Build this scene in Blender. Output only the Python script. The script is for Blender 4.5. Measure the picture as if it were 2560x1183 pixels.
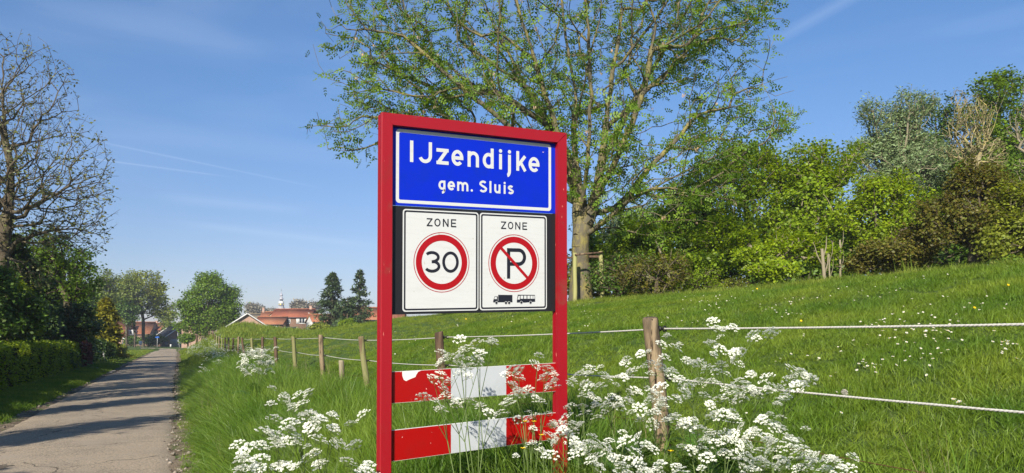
import bpy, bmesh, math, random
import numpy as np
from mathutils import Vector, Matrix, Euler
R = math.radians
RNG = np.random.default_rng(7)
random.seed(7)
SC = bpy.context.scene
for o in list(bpy.data.objects): bpy.data.objects.remove(o)
C = SC.collection

# ------------------------------------------------------------------ camera
F = 1850.0; PITCH = R(1.56); PY = 798.0
cam_d = bpy.data.cameras.new('camera'); cam = bpy.data.objects.new('camera', cam_d); C.objects.link(cam)
cam_d.sensor_width = 36; cam_d.lens = F/2560*36; cam_d.shift_y = (PY-591.5)/2560
cam_d.clip_start = 0.05; cam_d.clip_end = 4000
cam.location = (0, 0, 0); cam.rotation_euler = (R(90)+PITCH, 0, 0)
SC.camera = cam

# ------------------------------------------------------------------ light
SUN_AZ = R(15)      # the light travels this far to the right of the view direction
SUN_EL = R(31)
SKY_STRENGTH = 0.088; HAZE = 0.0005
w = bpy.data.worlds.new('World'); SC.world = w; w.use_nodes = True
nt = w.node_tree; nt.nodes.clear()
def N(t, ty, **kw):
    n = t.nodes.new(ty)
    for k, v in kw.items(): setattr(n, k, v)
    return n
sky = N(nt, 'ShaderNodeTexSky', sky_type='NISHITA', sun_disc=False)
sky.sun_elevation = SUN_EL; sky.sun_rotation = R(180)+SUN_AZ
sky.altitude = 0; sky.air_density = 1.0; sky.dust_density = 0.3; sky.ozone_density = 3.0
bg = N(nt, 'ShaderNodeBackground'); bg.inputs[1].default_value = SKY_STRENGTH
wo = N(nt, 'ShaderNodeOutputWorld')
tc = N(nt, 'ShaderNodeTexCoord')
def math_(t, op, a, b=None, c=None, clamp=False):
    n = N(t, 'ShaderNodeMath', operation=op, use_clamp=clamp)
    for i, v in enumerate((a, b, c)):
        if v is None: continue
        if isinstance(v, (int, float)): n.inputs[i].default_value = v
        else: t.links.new(v, n.inputs[i])
    return n.outputs[0]
def vdot(t, a, vec):
    n = N(t, 'ShaderNodeVectorMath', operation='DOT_PRODUCT'); t.links.new(a, n.inputs[0]); n.inputs[1].default_value = vec
    return n.outputs['Value']
def ray(x, y):
    xc = (x-1280)/F; yc = (PY-y)/F
    return np.array([xc, math.cos(PITCH)-yc*math.sin(PITCH), math.sin(PITCH)+yc*math.cos(PITCH)])
def P(x, y, Y):
    r = ray(x, y); return r*(Y/r[1])
# wispy high cloud: stretched noise over the sky directions
mp = N(nt, 'ShaderNodeMapping'); mp.inputs['Scale'].default_value = (1.3, 1.3, 7.0); mp.inputs['Rotation'].default_value = (R(6), R(13), 0)
nt.links.new(tc.outputs['Generated'], mp.inputs[0])
cn = N(nt, 'ShaderNodeTexNoise'); cn.inputs['Scale'].default_value = 1.6; cn.inputs['Detail'].default_value = 7; cn.inputs['Roughness'].default_value = .5; cn.inputs['Distortion'].default_value = .5
nt.links.new(mp.outputs[0], cn.inputs['Vector'])
cr = N(nt, 'ShaderNodeMapRange'); cr.inputs['From Min'].default_value = .50; cr.inputs['From Max'].default_value = .85; cr.inputs['To Max'].default_value = .17
nt.links.new(cn.outputs[0], cr.inputs[0])
cl = cr.outputs[0]
def trail(x0, y0, x1, y1, wd, st, cl):
    a = ray(x0, y0); b = ray(x1, y1); a /= np.linalg.norm(a); b /= np.linalg.norm(b)
    n = np.cross(a, b); n /= np.linalg.norm(n); m = (a+b); m /= np.linalg.norm(m); e = float(a@m)
    nv = N(nt, 'ShaderNodeVectorMath', operation='NORMALIZE'); nt.links.new(tc.outputs['Generated'], nv.inputs[0])
    d = math_(nt, 'ABSOLUTE', vdot(nt, nv.outputs[0], tuple(n)))
    k = math_(nt, 'SUBTRACT', 1, math_(nt, 'DIVIDE', d, wd), clamp=True)
    g = N(nt, 'ShaderNodeMapRange', interpolation_type='SMOOTHSTEP'); g.inputs['From Min'].default_value = e-.004; g.inputs['From Max'].default_value = e+(1-e)*.7
    nt.links.new(vdot(nt, nv.outputs[0], tuple(m)), g.inputs[0])
    k = math_(nt, 'MULTIPLY', math_(nt, 'MULTIPLY', k, g.outputs[0]), st)
    k = math_(nt, 'MULTIPLY', k, math_(nt, 'ADD', cn.outputs[0], .3))
    return math_(nt, 'ADD', cl, k, clamp=True)
cl = trail(250, 355, 780, 466, .0015, .19, cl)
cl = trail(275, 403, 480, 430, .0014, .25, cl)
cl = trail(470, 560, 900, 610, .006, .16, cl)
cl = trail(2010, 60, 2170, -30, .010, .20, cl)
cl = trail(480, 500, 700, 520, .01, .15, cl)
cl = trail(40, 20, 640, 130, .03, .10, cl)
mx = N(nt, 'ShaderNodeMix', data_type='RGBA'); mx.inputs['B'].default_value = (4.6, 5.6, 7.4, 1)
tint = N(nt, 'ShaderNodeMix', data_type='RGBA', blend_type='MULTIPLY'); tint.inputs['Factor'].default_value = 1; tint.inputs['B'].default_value = (.74, .88, 1.0, 1)
nv0 = N(nt, 'ShaderNodeVectorMath', operation='NORMALIZE'); nt.links.new(tc.outputs['Generated'], nv0.inputs[0])
elv = N(nt, 'ShaderNodeMapRange', interpolation_type='SMOOTHSTEP'); elv.inputs['From Min'].default_value = -.02; elv.inputs['From Max'].default_value = .42; nt.links.new(vdot(nt, nv0.outputs[0], (0, 0, 1)), elv.inputs[0])
tm = N(nt, 'ShaderNodeMix', data_type='RGBA'); tm.inputs['A'].default_value = (.66, .60, .69, 1); tm.inputs['B'].default_value = (.60, .79, .97, 1); nt.links.new(elv.outputs[0], tm.inputs['Factor']); nt.links.new(tm.outputs['Result'], tint.inputs['B'])
nt.links.new(sky.outputs[0], tint.inputs['A']); nt.links.new(tint.outputs['Result'], mx.inputs['A'])
nt.links.new(cl, mx.inputs['Factor'])
nt.links.new(mx.outputs['Result'], bg.inputs[0]); nt.links.new(bg.outputs[0], wo.inputs[0])

sd = bpy.data.lights.new('sun', 'SUN'); sun = bpy.data.objects.new('sun', sd); C.objects.link(sun)
sd.energy = 4.9; sd.angle = R(0.53); sd.color = (1.0, .93, .80)
L = Vector((math.sin(SUN_AZ)*math.cos(SUN_EL), math.cos(SUN_AZ)*math.cos(SUN_EL), -math.sin(SUN_EL)))
sun.rotation_euler = L.to_track_quat('-Z', 'Y').to_euler(); sun.location = (-20, -40, 40)
SC.view_settings.view_transform = 'Standard'; SC.view_settings.look = 'None'
SC.view_settings.exposure = 0.8; SC.view_settings.gamma = 1; SC.view_settings.use_curve_mapping = False
SC.cycles.max_bounces = 6; SC.cycles.diffuse_bounces = 3; SC.cycles.glossy_bounces = 2; SC.cycles.transmission_bounces = 4
SC.cycles.transparent_max_bounces = 8; SC.cycles.use_denoising = True

# ------------------------------------------------------------------ mesh helpers
class MB:
    def __init__(s): s.v = []; s.q = []; s.t = []; s.n = 0; s.rq = []; s.rt = []; s.mq = []; s.mt = []; s.ng = []
    def add(s, v, q=None, t=None, r=None, m=0):
        v = np.asarray(v, float).reshape(-1, 3)
        for f, L_, RL, ML in ((q, s.q, s.rq, s.mq), (t, s.t, s.rt, s.mt)):
            if f is None or len(f) == 0: continue
            f = np.asarray(f, int); L_.append(f+s.n)
            RL.append(np.full(len(f), .5) if r is None else (np.full(len(f), float(r)) if np.isscalar(r) else np.asarray(r, float)))
            ML.append(np.full(len(f), m, int))
        s.v.append(v); s.n += len(v)
    def poly(s, v, m=0, r=.5):
        v = np.asarray(v, float); s.ng.append((np.arange(len(v))+s.n, m, r)); s.v.append(v); s.n += len(v)
    def box(s, x0, x1, y0, y1, z0, z1, m=0, r=.5, M=None):
        v = np.array([(x, y, z) for z in (z0, z1) for y in (y0, y1) for x in (x0, x1)], float)
        if M is not None: v = M(v)
        s.add(v, q=[(0,2,3,1),(4,5,7,6),(0,1,5,4),(2,6,7,3),(0,4,6,2),(1,3,7,5)], r=r, m=m)
    def frusta(s, A, B, ra, rb, k=5, m=0, r=None):
        A = np.asarray(A, float).reshape(-1, 3); B = np.asarray(B, float).reshape(-1, 3); n = len(A)
        if n == 0: return
        ra = np.broadcast_to(ra, n); rb = np.broadcast_to(rb, n)
        d = B-A; d /= np.linalg.norm(d, axis=1)[:, None]+1e-9
        h = np.where(np.abs(d[:, 2:3]) > .9, np.array([[1., 0, 0]]), np.array([[0, 0, 1.]]))
        e1 = np.cross(d, h); e1 /= np.linalg.norm(e1, axis=1)[:, None]+1e-9; e2 = np.cross(d, e1)
        an = np.arange(k)*2*math.pi/k
        ring = e1[:, None, :]*np.cos(an)[None, :, None]+e2[:, None, :]*np.sin(an)[None, :, None]
        v = np.concatenate([A[:, None, :]+ring*ra[:, None, None], B[:, None, :]+ring*rb[:, None, None]], 1)
        i = np.arange(k); j = (i+1) % k
        f = np.stack([i, i+k, j+k, j], 1)
        s.add(v.reshape(-1, 3), q=(f[None]+(np.arange(n)*2*k)[:, None, None]).reshape(-1, 4),
              r=None if r is None else np.repeat(np.broadcast_to(r, n), k), m=m)
    def tube(s, pts, rad, k=8, m=0, r=.5, cap=True, closed=False):
        pts = np.asarray(pts, float); n = len(pts); rad = np.broadcast_to(rad, n)
        T = np.gradient(pts, axis=0); T /= np.linalg.norm(T, axis=1)[:, None]+1e-12
        e = np.cross(T[0], (0, 0, 1.)) if abs(T[0][2]) < .9 else np.cross(T[0], (1., 0, 0)); e /= np.linalg.norm(e)
        an = np.arange(k)*2*math.pi/k; vs = []
        for i in range(n):
            e = e-T[i]*(e@T[i]); e /= np.linalg.norm(e)+1e-12; g = np.cross(T[i], e)
            vs.append(pts[i]+rad[i]*(np.cos(an)[:, None]*e+np.sin(an)[:, None]*g))
        i = np.arange(k); j = (i+1) % k
        f = np.stack([i, j, j+k, i+k], 1)
        q = (f[None]+(np.arange(n-1)*k)[:, None, None]).reshape(-1, 4)
        b0 = s.n
        s.add(np.concatenate(vs), q=q, r=r, m=m)
        if cap:
            s.ng.append((np.arange(k)[::-1]+b0, m, r)); s.ng.append((np.arange(k)+b0+(n-1)*k, m, r))
    def mesh(s, name):
        me = bpy.data.meshes.new(name)
        V = np.concatenate(s.v) if s.v else np.zeros((0, 3))
        me.vertices.add(len(V)); me.vertices.foreach_set('co', V.ravel())
        q = np.concatenate(s.q) if s.q else np.zeros((0, 4), int); t = np.concatenate(s.t) if s.t else np.zeros((0, 3), int)
        loops = [q.ravel(), t.ravel()]+[g[0] for g in s.ng]
        tot = np.concatenate([np.full(len(q), 4), np.full(len(t), 3), np.array([len(g[0]) for g in s.ng], int)]).astype(int)
        li = np.concatenate(loops).astype(int); st = np.concatenate([[0], np.cumsum(tot)[:-1]]).astype(int) if len(tot) else tot
        me.loops.add(len(li)); me.loops.foreach_set('vertex_index', li)
        me.polygons.add(len(tot)); me.polygons.foreach_set('loop_start', st)
        mi = np.concatenate(s.mq+s.mt+[np.array([g[1] for g in s.ng], int)]).astype(int)
        me.polygons.foreach_set('material_index', mi)
        rr = np.concatenate(s.rq+s.rt+[np.array([g[2] for g in s.ng], float)])
        a = me.attributes.new('rnd', 'FLOAT', 'FACE'); a.data.foreach_set('value', rr.astype(np.float32))
        me.update(calc_edges=True); me.validate()
        return me
def obj(name, me, mats=(), parent=None, smooth=False, loc=None):
    if isinstance(me, MB): me = me.mesh(name)
    if mats is not None and not isinstance(mats, (list, tuple)): mats = [mats]
    if len(me.materials) == 0:
        for m in mats: me.materials.append(m)
    if smooth: me.polygons.foreach_set('use_smooth', np.ones(len(me.polygons), bool))
    o = bpy.data.objects.new(name, me); C.objects.link(o)
    if parent is not None: o.parent = parent
    if loc is not None: o.location = loc
    return o
def tag(o, label=None, cat=None, group=None, kind=None):
    if label: o['label'] = label
    if cat: o['category'] = cat
    if group: o['group'] = group
    if kind: o['kind'] = kind
    return o
def thing(name, label, cat, loc=(0, 0, 0), rz=0, group=None):
    o = bpy.data.objects.new(name, None); C.objects.link(o); o.location = loc; o.rotation_euler = (0, 0, rz)
    o.empty_display_size = .1
    return tag(o, label, cat, group)
def copy_thing(root, loc, rz=0, sc=1.0, label=None, group=None):
    r = root.copy(); C.objects.link(r); r.location = loc; r.rotation_euler = (0, 0, rz); r.scale = (sc, sc, sc) if np.isscalar(sc) else sc
    if label: r['label'] = label
    if group: r['group'] = group
    for ch in list(root.children):
        c = ch.copy(); C.objects.link(c); c.parent = r
        for g in list(ch.children):
            d = g.copy(); C.objects.link(d); d.parent = c
    return r

# ------------------------------------------------------------------ materials
MATS = {}
def mat(name, col, rough=.8, spec=.3, noise=None, bump=None, attr=0, metal=0, coat=0):
    """noise = (colour2, scale, detail, lo, hi, stretch vec)"""
    if name in MATS: return MATS[name]
    m = bpy.data.materials.new(name); m.use_nodes = True; t = m.node_tree; b = t.nodes['Principled BSDF']
    b.inputs['Base Color'].default_value = (*col, 1); b.inputs['Roughness'].default_value = rough
    b.inputs['Specular IOR Level'].default_value = spec; b.inputs['Metallic'].default_value = metal
    b.inputs['Coat Weight'].default_value = coat
    tcn = N(t, 'ShaderNodeTexCoord'); cur = None
    for nz in (noise or []):
        c2, sc, det, lo, hi, st = nz
        mpn = N(t, 'ShaderNodeMapping'); mpn.inputs['Scale'].default_value = st; t.links.new(tcn.outputs['Object'], mpn.inputs[0])
        nn = N(t, 'ShaderNodeTexNoise'); nn.inputs['Scale'].default_value = sc; nn.inputs['Detail'].default_value = det; nn.inputs['Roughness'].default_value = .65
        t.links.new(mpn.outputs[0], nn.inputs['Vector'])
        mr = N(t, 'ShaderNodeMapRange'); mr.inputs['From Min'].default_value = lo; mr.inputs['From Max'].default_value = hi; t.links.new(nn.outputs[0], mr.inputs[0])
        mm = N(t, 'ShaderNodeMix', data_type='RGBA'); mm.inputs['B'].default_value = (*c2, 1)
        if cur is None: mm.inputs['A'].default_value = (*col, 1)
        else: t.links.new(cur, mm.inputs['A'])
        t.links.new(mr.outputs[0], mm.inputs['Factor']); cur = mm.outputs['Result']
    if attr:
        at = N(t, 'ShaderNodeAttribute'); at.attribute_name = 'rnd'
        hs = N(t, 'ShaderNodeHueSaturation')
        v = math_(t, 'MULTIPLY_ADD', at.outputs['Fac'], 2*attr, 1-attr); t.links.new(v, hs.inputs['Value'])
        if cur is None: hs.inputs['Color'].default_value = (*col, 1)
        else: t.links.new(cur, hs.inputs['Color'])
        cur = hs.outputs[0]
    if cur is not None: t.links.new(cur, b.inputs['Base Color'])
    if bump:
        sc, st, dist, stre = bump
        mpn = N(t, 'ShaderNodeMapping'); mpn.inputs['Scale'].default_value = st; t.links.new(tcn.outputs['Object'], mpn.inputs[0])
        nn = N(t, 'ShaderNodeTexNoise'); nn.inputs['Scale'].default_value = sc; nn.inputs['Detail'].default_value = 5; t.links.new(mpn.outputs[0], nn.inputs['Vector'])
        bp = N(t, 'ShaderNodeBump'); bp.inputs['Distance'].default_value = dist; bp.inputs['Strength'].default_value = stre
        t.links.new(nn.outputs[0], bp.inputs['Height']); t.links.new(bp.outputs[0], b.inputs['Normal'])
    MATS[name] = m; return m
def leafmat(name, col, col2, trans=.35, rough=.5, inst=False, spec=.35, varv=.35):
    if name in MATS: return MATS[name]
    m = bpy.data.materials.new(name); m.use_nodes = True; t = m.node_tree; b = t.nodes['Principled BSDF']; out = t.nodes['Material Output']
    b.inputs['Roughness'].default_value = rough; b.inputs['Specular IOR Level'].default_value = spec
    at = N(t, 'ShaderNodeAttribute'); at.attribute_name = 'rnd'
    f = at.outputs['Fac']
    if inst:
        oi = N(t, 'ShaderNodeObjectInfo'); f = math_(t, 'ADD', math_(t, 'MULTIPLY', f, .6), math_(t, 'MULTIPLY', oi.outputs['Random'], .4))
    mm = N(t, 'ShaderNodeMix', data_type='RGBA'); mm.inputs['A'].default_value = (*col, 1); mm.inputs['B'].default_value = (*col2, 1)
    t.links.new(f, mm.inputs['Factor'])
    if inst:
        ge = N(t, 'ShaderNodeNewGeometry'); pn = N(t, 'ShaderNodeTexNoise'); pn.inputs['Scale'].default_value = .9; pn.inputs['Detail'].default_value = 4; t.links.new(ge.outputs['Position'], pn.inputs['Vector'])
        pr_ = N(t, 'ShaderNodeMapRange'); pr_.inputs['From Min'].default_value = .38; pr_.inputs['From Max'].default_value = .66; t.links.new(pn.outputs[0], pr_.inputs[0])
        m3 = N(t, 'ShaderNodeMix', data_type='RGBA'); m3.inputs['A'].default_value = (*[c*k for c, k in zip(col, (.72, .86, .9))], 1); m3.inputs['B'].default_value = (*[c*k for c, k in zip(col2, (1.22, 1.08, 1.2))], 1)
        t.links.new(pr_.outputs[0], m3.inputs['Factor']); m4 = N(t, 'ShaderNodeMix', data_type='RGBA'); m4.inputs['Factor'].default_value = .55; t.links.new(mm.outputs['Result'], m4.inputs['A']); t.links.new(m3.outputs['Result'], m4.inputs['B']); mm = m4
    wn = N(t, 'ShaderNodeTexWhiteNoise', noise_dimensions='1D'); t.links.new(math_(t, 'MULTIPLY', f, 913.7), wn.inputs['W'])
    hs = N(t, 'ShaderNodeHueSaturation'); t.links.new(math_(t, 'MULTIPLY_ADD', wn.outputs['Value'], 2*varv, 1-varv), hs.inputs['Value'])
    t.links.new(mm.outputs['Result'], hs.inputs['Color'])
    t.links.new(hs.outputs[0], b.inputs['Base Color'])
    tr = N(t, 'ShaderNodeBsdfTranslucent')
    h2 = N(t, 'ShaderNodeHueSaturation'); h2.inputs['Hue'].default_value = .485; h2.inputs['Saturation'].default_value = 1.1; h2.inputs['Value'].default_value = 1.5
    t.links.new(hs.outputs[0], h2.inputs['Color']); t.links.new(h2.outputs[0], tr.inputs['Color'])
    ms = N(t, 'ShaderNodeMixShader'); ms.inputs[0].default_value = trans
    t.links.new(b.outputs[0], ms.inputs[1]); t.links.new(tr.outputs[0], ms.inputs[2]); t.links.new(ms.outputs[0], out.inputs[0])
    MATS[name] = m; return m
# ------------------------------------------------------------------ terrain: u = metres right of the road edge line, v = along the road
def uv_of(X, Y): return .9114*X+.4114*Y, -.4114*X+.9114*Y
def xy_of(u, v): return .9114*u-.4114*v, .4114*u+.9114*v
PU = np.array([-900, -60, -20, -9, -6, -4.6, -3.5, -3.2, .1, .3, .9, 1.6, 2.3, 3.0, 3.6, 4.5, 5.5, 6.5, 8, 9.5, 11, 12, 13, 14.5, 17, 25, 60, 900])
PZ = np.array([-1.7, -1.7, -1.6, -1.6, -1.6, -1.66, -1.72, -1.785, -1.785, -1.75, -1.52, -1.3, -1.12, -.95, -.78, -.45, -.08, .22, .6, .89, 1.13, 1.23, 1.24, 1.15, .95, .7, .3, -.8])
PF = np.interp(PU, [-900, -3.5, .3, 1.5, 3, 6, 900], [-1.7, -1.72, -1.75, -1.72, -1.72, -1.72, -1.72])
def sstep(a, b, x): t = np.clip((x-a)/(b-a), 0, 1); return t*t*(3-2*t)
def vnoise(x, y, s, seed=0):
    x = x/s; y = y/s; xi = np.floor(x); yi = np.floor(y); fx = x-xi; fy = y-yi; fx = fx*fx*(3-2*fx); fy = fy*fy*(3-2*fy)
    def h(a, b): k = np.sin(a*127.1+b*311.7+seed*74.7)*43758.5453; return k-np.floor(k)
    return (h(xi, yi)*(1-fx)+h(xi+1, yi)*fx)*(1-fy)+(h(xi, yi+1)*(1-fx)+h(xi+1, yi+1)*fx)*fy-.5
def H(X, Y):
    X = np.asarray(X, float); Y = np.asarray(Y, float); u, v = uv_of(X, Y)
    z = np.interp(u, PU, PZ); zf = np.interp(u, PU, PF)
    k = 1-sstep(92, 128, v)
    z = zf+(z-zf)*k
    z = z-sstep(4, 9, u)*(.07+.40*sstep(28, 75, v))*k
    z = z+1.5*np.exp(-((u-6.0)/3.4)**2-((v-84)/9)**2)*(u > .4)*sstep(.4, 2.5, u)
    am = sstep(.4, 1.6, u)+.6*sstep(-3.6, -4.6, u)
    z = z+am*(.05*vnoise(u, v, .9, 1)+.10*vnoise(u, v, 2.7, 2)+.14*vnoise(u, v, 7, 3)*sstep(2, 5, u))
    return z
def ground_hit(x, y, lo=1.0, hi=400.0):
    r = ray(x, y); t = np.exp(np.linspace(math.log(lo), math.log(hi), 900)); p = r[None]*t[:, None]
    b = p[:, 2]-H(p[:, 0], p[:, 1]); i = np.argmax(b < 0)
    if not (b < 0).any(): return None
    a0, a1 = t[i-1], t[i]; s = b[i-1]/(b[i-1]-b[i]); q = r*(a0+(a1-a0)*s); q[2] = H(q[0], q[1]); return q
us = np.unique(np.round(np.concatenate([np.linspace(-3.3, .35, 14), np.linspace(.35, 8, 60), np.linspace(8, 18, 40), np.linspace(18, 60, 24), np.geomspace(60, 600, 14),
      -np.geomspace(3.3, 14, 30), -np.geomspace(14, 600, 26)]), 3))
vs = np.unique(np.round(np.concatenate([np.linspace(-25, 0, 16), np.linspace(0, 24, 110), np.linspace(24, 60, 90), np.linspace(60, 130, 90), np.geomspace(130, 1000, 40), -np.geomspace(25, 200, 8)]), 3))
def sheet(us, vs, zf):
    U, V = np.meshgrid(us, vs, indexing='ij'); X, Y = xy_of(U, V); Z = zf(U, V, X, Y)
    v = np.stack([X, Y, Z], -1).reshape(-1, 3); n, m = U.shape
    i = (np.arange(n-1)[:, None]*m+np.arange(m-1)[None]).ravel()
    return v, np.stack([i, i+m, i+m+1, i+1], 1)
mb = MB(); v, q = sheet(us, vs, lambda U, V, X, Y: H(X, Y)); mb.add(v, q=q)
m_ground = mat('turf_soil', (.055, .095, .018), .95, .1, noise=[((.10, .14, .035), .9, 5, .4, .65, (1, 1, 1)), ((.028, .05, .010), 14, 4, .45, .7, (1, 1, 1)), ((.13, .12, .05), .35, 3, .58, .8, (1, 1, 1))], bump=(30, (1, 1, 1), .05, .8))
tag(obj('ground', mb, m_ground, smooth=True), kind='structure')

# road, with crumbling edges
RW = 3.12
rus = np.linspace(0, 1, 26); rvs = np.unique(np.concatenate([np.linspace(-12, 40, 420), np.linspace(40, 168, 200)]))
def road_edges(V):
    bend = -sstep(140, 185, V)*9
    r = -.04+.05*vnoise(V, V*0, .35, 5)+.09*vnoise(V, V*0, 1.3, 6)+.14*vnoise(V, V*0, 5.5, 7)+bend*.5
    l = -RW+.05*vnoise(V, V*0, .8, 8)+.12*vnoise(V, V*0, 4, 9)-sstep(95, 150, V)*1.2+bend
    return l, r
v, q = sheet(rus, rvs, lambda U, V, X, Y: V*0)
T, V = np.meshgrid(rus, rvs, indexing='ij'); le, re = road_edges(V); U = le+(re-le)*T
X, Y = xy_of(U, V); Z = -1.75+.028*(1-(2*T-1)**2)+.008*vnoise(U, V, 1.1, 4); Z[0] -= .03; Z[-1] -= .035
mb = MB(); mb.add(np.stack([X, Y, Z], -1).reshape(-1, 3), q=q)
m_road = mat('old_asphalt', (.30, .236, .165), .9, .25, noise=[((.185, .148, .11), .35, 4, .45, .62, (1, 1, 1)), ((.42, .35, .26), 40, 3, .50, .64, (1, 1, 1)), ((.08, .068, .055), 38, 2, .57, .66, (1, 1, 1)), ((.30, .245, .185), .9, 5, .52, .75, (1, 1, 1))], bump=(70, (1, 1, 1), .012, .7))
t_ = m_road.node_tree; pb = t_.nodes['Principled BSDF']; lk = pb.inputs['Base Color'].links[0].from_socket
tcr = N(t_, 'ShaderNodeTexCoord'); nd = N(t_, 'ShaderNodeTexNoise'); nd.inputs['Scale'].default_value = 2.5; nd.inputs['Detail'].default_value = 5; t_.links.new(tcr.outputs['Object'], nd.inputs['Vector'])
ad = N(t_, 'ShaderNodeVectorMath', operation='MULTIPLY_ADD'); ad.inputs[1].default_value = (.55, .55, 0); t_.links.new(nd.outputs['Color'], ad.inputs[0]); t_.links.new(tcr.outputs['Object'], ad.inputs[2])
vo = N(t_, 'ShaderNodeTexVoronoi', feature='DISTANCE_TO_EDGE'); vo.inputs['Scale'].default_value = .55; t_.links.new(ad.outputs[0], vo.inputs['Vector'])
n2 = N(t_, 'ShaderNodeTexNoise'); n2.inputs['Scale'].default_value = .5; t_.links.new(tcr.outputs['Object'], n2.inputs['Vector'])
ck = math_(t_, 'MULTIPLY', math_(t_, 'LESS_THAN', vo.outputs['Distance'], .007), math_(t_, 'GREATER_THAN', n2.outputs[0], .50))
mxr = N(t_, 'ShaderNodeMix', data_type='RGBA'); mxr.inputs['B'].default_value = (.05, .042, .032, 1); t_.links.new(math_(t_, 'MULTIPLY', ck, .8), mxr.inputs['Factor']); t_.links.new(lk, mxr.inputs['A']); t_.links.new(mxr.outputs['Result'], pb.inputs['Base Color'])
tag(obj('road', mb, m_road, smooth=True), kind='structure')
# road cracks as thin dark seams would sit inside the asphalt; the right verge is bare, stony soil
def strip(name, lf, rf, dz, m, v0=-12, v1=150, nu=8, nv=700, rough=.02, seed=20):
    T, V = np.meshgrid(np.linspace(0, 1, nu), np.linspace(v0, v1, nv), indexing='ij'); l = lf(V); r = rf(V); U = l+(r-l)*T
    X, Y = xy_of(U, V); Z = dz(U, V, T)+rough*vnoise(U, V, .12, seed)+rough*vnoise(U, V, .4, seed+1)
    i = (np.arange(nu-1)[:, None]*nv+np.arange(nv-1)[None]).ravel()
    mb = MB(); mb.add(np.stack([X, Y, Z], -1).reshape(-1, 3), q=np.stack([i, i+nv, i+nv+1, i+1], 1)); return tag(obj(name, mb, m, smooth=True), kind='structure')
m_dirt = mat('verge_dirt', (.20, .155, .11), .95, .1, noise=[((.09, .065, .045), 3.5, 5, .42, .62, (1, 1, 1)), ((.34, .29, .23), 26, 3, .58, .70, (1, 1, 1)), ((.06, .10, .02), 1.7, 4, .56, .66, (1, 1, 1))], bump=(40, (1, 1, 1), .03, 1))
strip('dirt_verge', lambda V: -.16+V*0, lambda V: .36+.14*vnoise(V, V*0, 1.2, 12)+.1*vnoise(V, V*0, .4, 13), lambda U, V, T: -1.772+.035*T, m_dirt, rough=.035)
strip('left_verge', lambda V: -RW-.42+.16*vnoise(V, V*0, 1.6, 15), lambda V: -RW+.12+V*0, lambda U, V, T: -1.768+.03*(1-T), m_dirt, rough=.03)
m_conc = mat('pale_concrete', (.36, .34, .31), .9, .2, noise=[((.24, .22, .2), 2, 4, .5, .7, (1, 1, 1))], bump=(50, (1, 1, 1), .01, .6))
mb = MB()
for k in range(3):
    c = [xy_of(u, v) for u, v in ((-3.1, 43.2+k*1.02), (-7.5, 43.6+k*1.02), (-7.5, 44.6+k*1.02), (-3.1, 44.2+k*1.02))]
    z0, z1 = -1.80, -1.735+.004*k
    vv = [(x, y, z0) for x, y in c]+[(x, y, z1) for x, y in c]
    mb.add(vv, q=[(4, 7, 6, 5), (0, 1, 5, 4), (1, 2, 6, 5), (2, 3, 7, 6), (3, 0, 4, 7)])
tag(obj('driveway', mb, m_conc), kind='structure')
# stones and lumps of broken asphalt
mb = MB()
n = 900; V = RNG.uniform(3, 60, n)**1; U = np.where(RNG.random(n) < .8, RNG.normal(.06, .12, n), -RW-RNG.uniform(0, .3, n)); X, Y = xy_of(U, V)
ico = np.array([(1,0,0),(-1,0,0),(0,1,0),(0,-1,0),(0,0,.7),(0,0,-.7)], float); icf = [(0,2,4),(2,1,4),(1,3,4),(3,0,4),(2,0,5),(1,2,5),(3,1,5),(0,3,5)]
for x, y in zip(X, Y):
    s = RNG.uniform(.012, .05); mb.add(ico*s*RNG.uniform(.6, 1.4, (6, 3))+np.array([x, y, -1.745]), t=icf, r=RNG.random())
tag(obj('loose_stones', mb, mat('stone_grey', (.2, .17, .14), .95, .1, attr=.5)), 'loose stones and crumbled asphalt along the road edges', None, kind='stuff')
# ------------------------------------------------------------------ town sign: local axes a (along), b (up), c (away)
EX = np.array([1.849, .998, .0758]); EX /= np.linalg.norm(EX)
EN = np.array([-.475, .880, 0.0]); EZ = np.array([0, 0, 1.0])
SO = P(953.5, 848, 4.1)
SM = np.stack([EX, EZ, EN], 1)
def sw(v):                       # local (a,c,b) -> relative to the sign's base point
    v = np.asarray(v, float).reshape(-1, 3)
    return v[:, :1]*EX+v[:, 1:2]*EN+v[:, 2:3]*EZ+(SO-SB)
GZ = float(H(SO[0], SO[1])); SB = np.array([SO[0], SO[1], GZ])
def ab(x, y, c=0.0):
    r = ray(x, y); s = np.linalg.solve(np.stack([EX, EZ, -r], 1), -(SO+c*EN)); return s[0], s[1]
sign = thing('town_sign', 'tall red-framed place name sign with blue name panel and two white zone signs', 'sign', tuple(SB))
m_red = mat('red_frame_paint', (.27, .004, .010), .42, .4, noise=[((.22, .012, .012), 7, 6, .55, .75, (1, 1, .5)), ((.55, .16, .12), 38, 2, .735, .75, (1, 1, .35)), ((.16, .05, .03), 4.5, 5, .60, .78, (1, 1, 1))], bump=(160, (1, 1, 1), .0006, .4))
m_gap = mat('dark_gap', (.01, .008, .008), .8, .1)
HW = .0  # slot geometry (depths)
C1, C2, C3 = .031, .044, .066; RC = .0325     # front flange / slot / back flange; panel face recess
aL0 = ab(953.5, 500)[0]; aL1 = ab(982.4, 500)[0]; aR0 = ab(1394.6, 500)[0]; aR1 = ab(1417.3, 500)[0]
bT0 = ab(982.4, 311)[1]; bT1 = ab(953.5, 278.8)[1]
bTr0 = ab(1394.6, 357.2)[1]; bTr1 = ab(1417, 334)[1]
bT0 = (bT0+bTr0)/2; bT1 = (bT1+bTr1)/2
PW = aR1-aR0
print('sign a', aL0, aL1, aR0, aR1, 'b', bT0, bT1, 'postw', aL1-aL0, PW, bT1-bT0)
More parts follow.
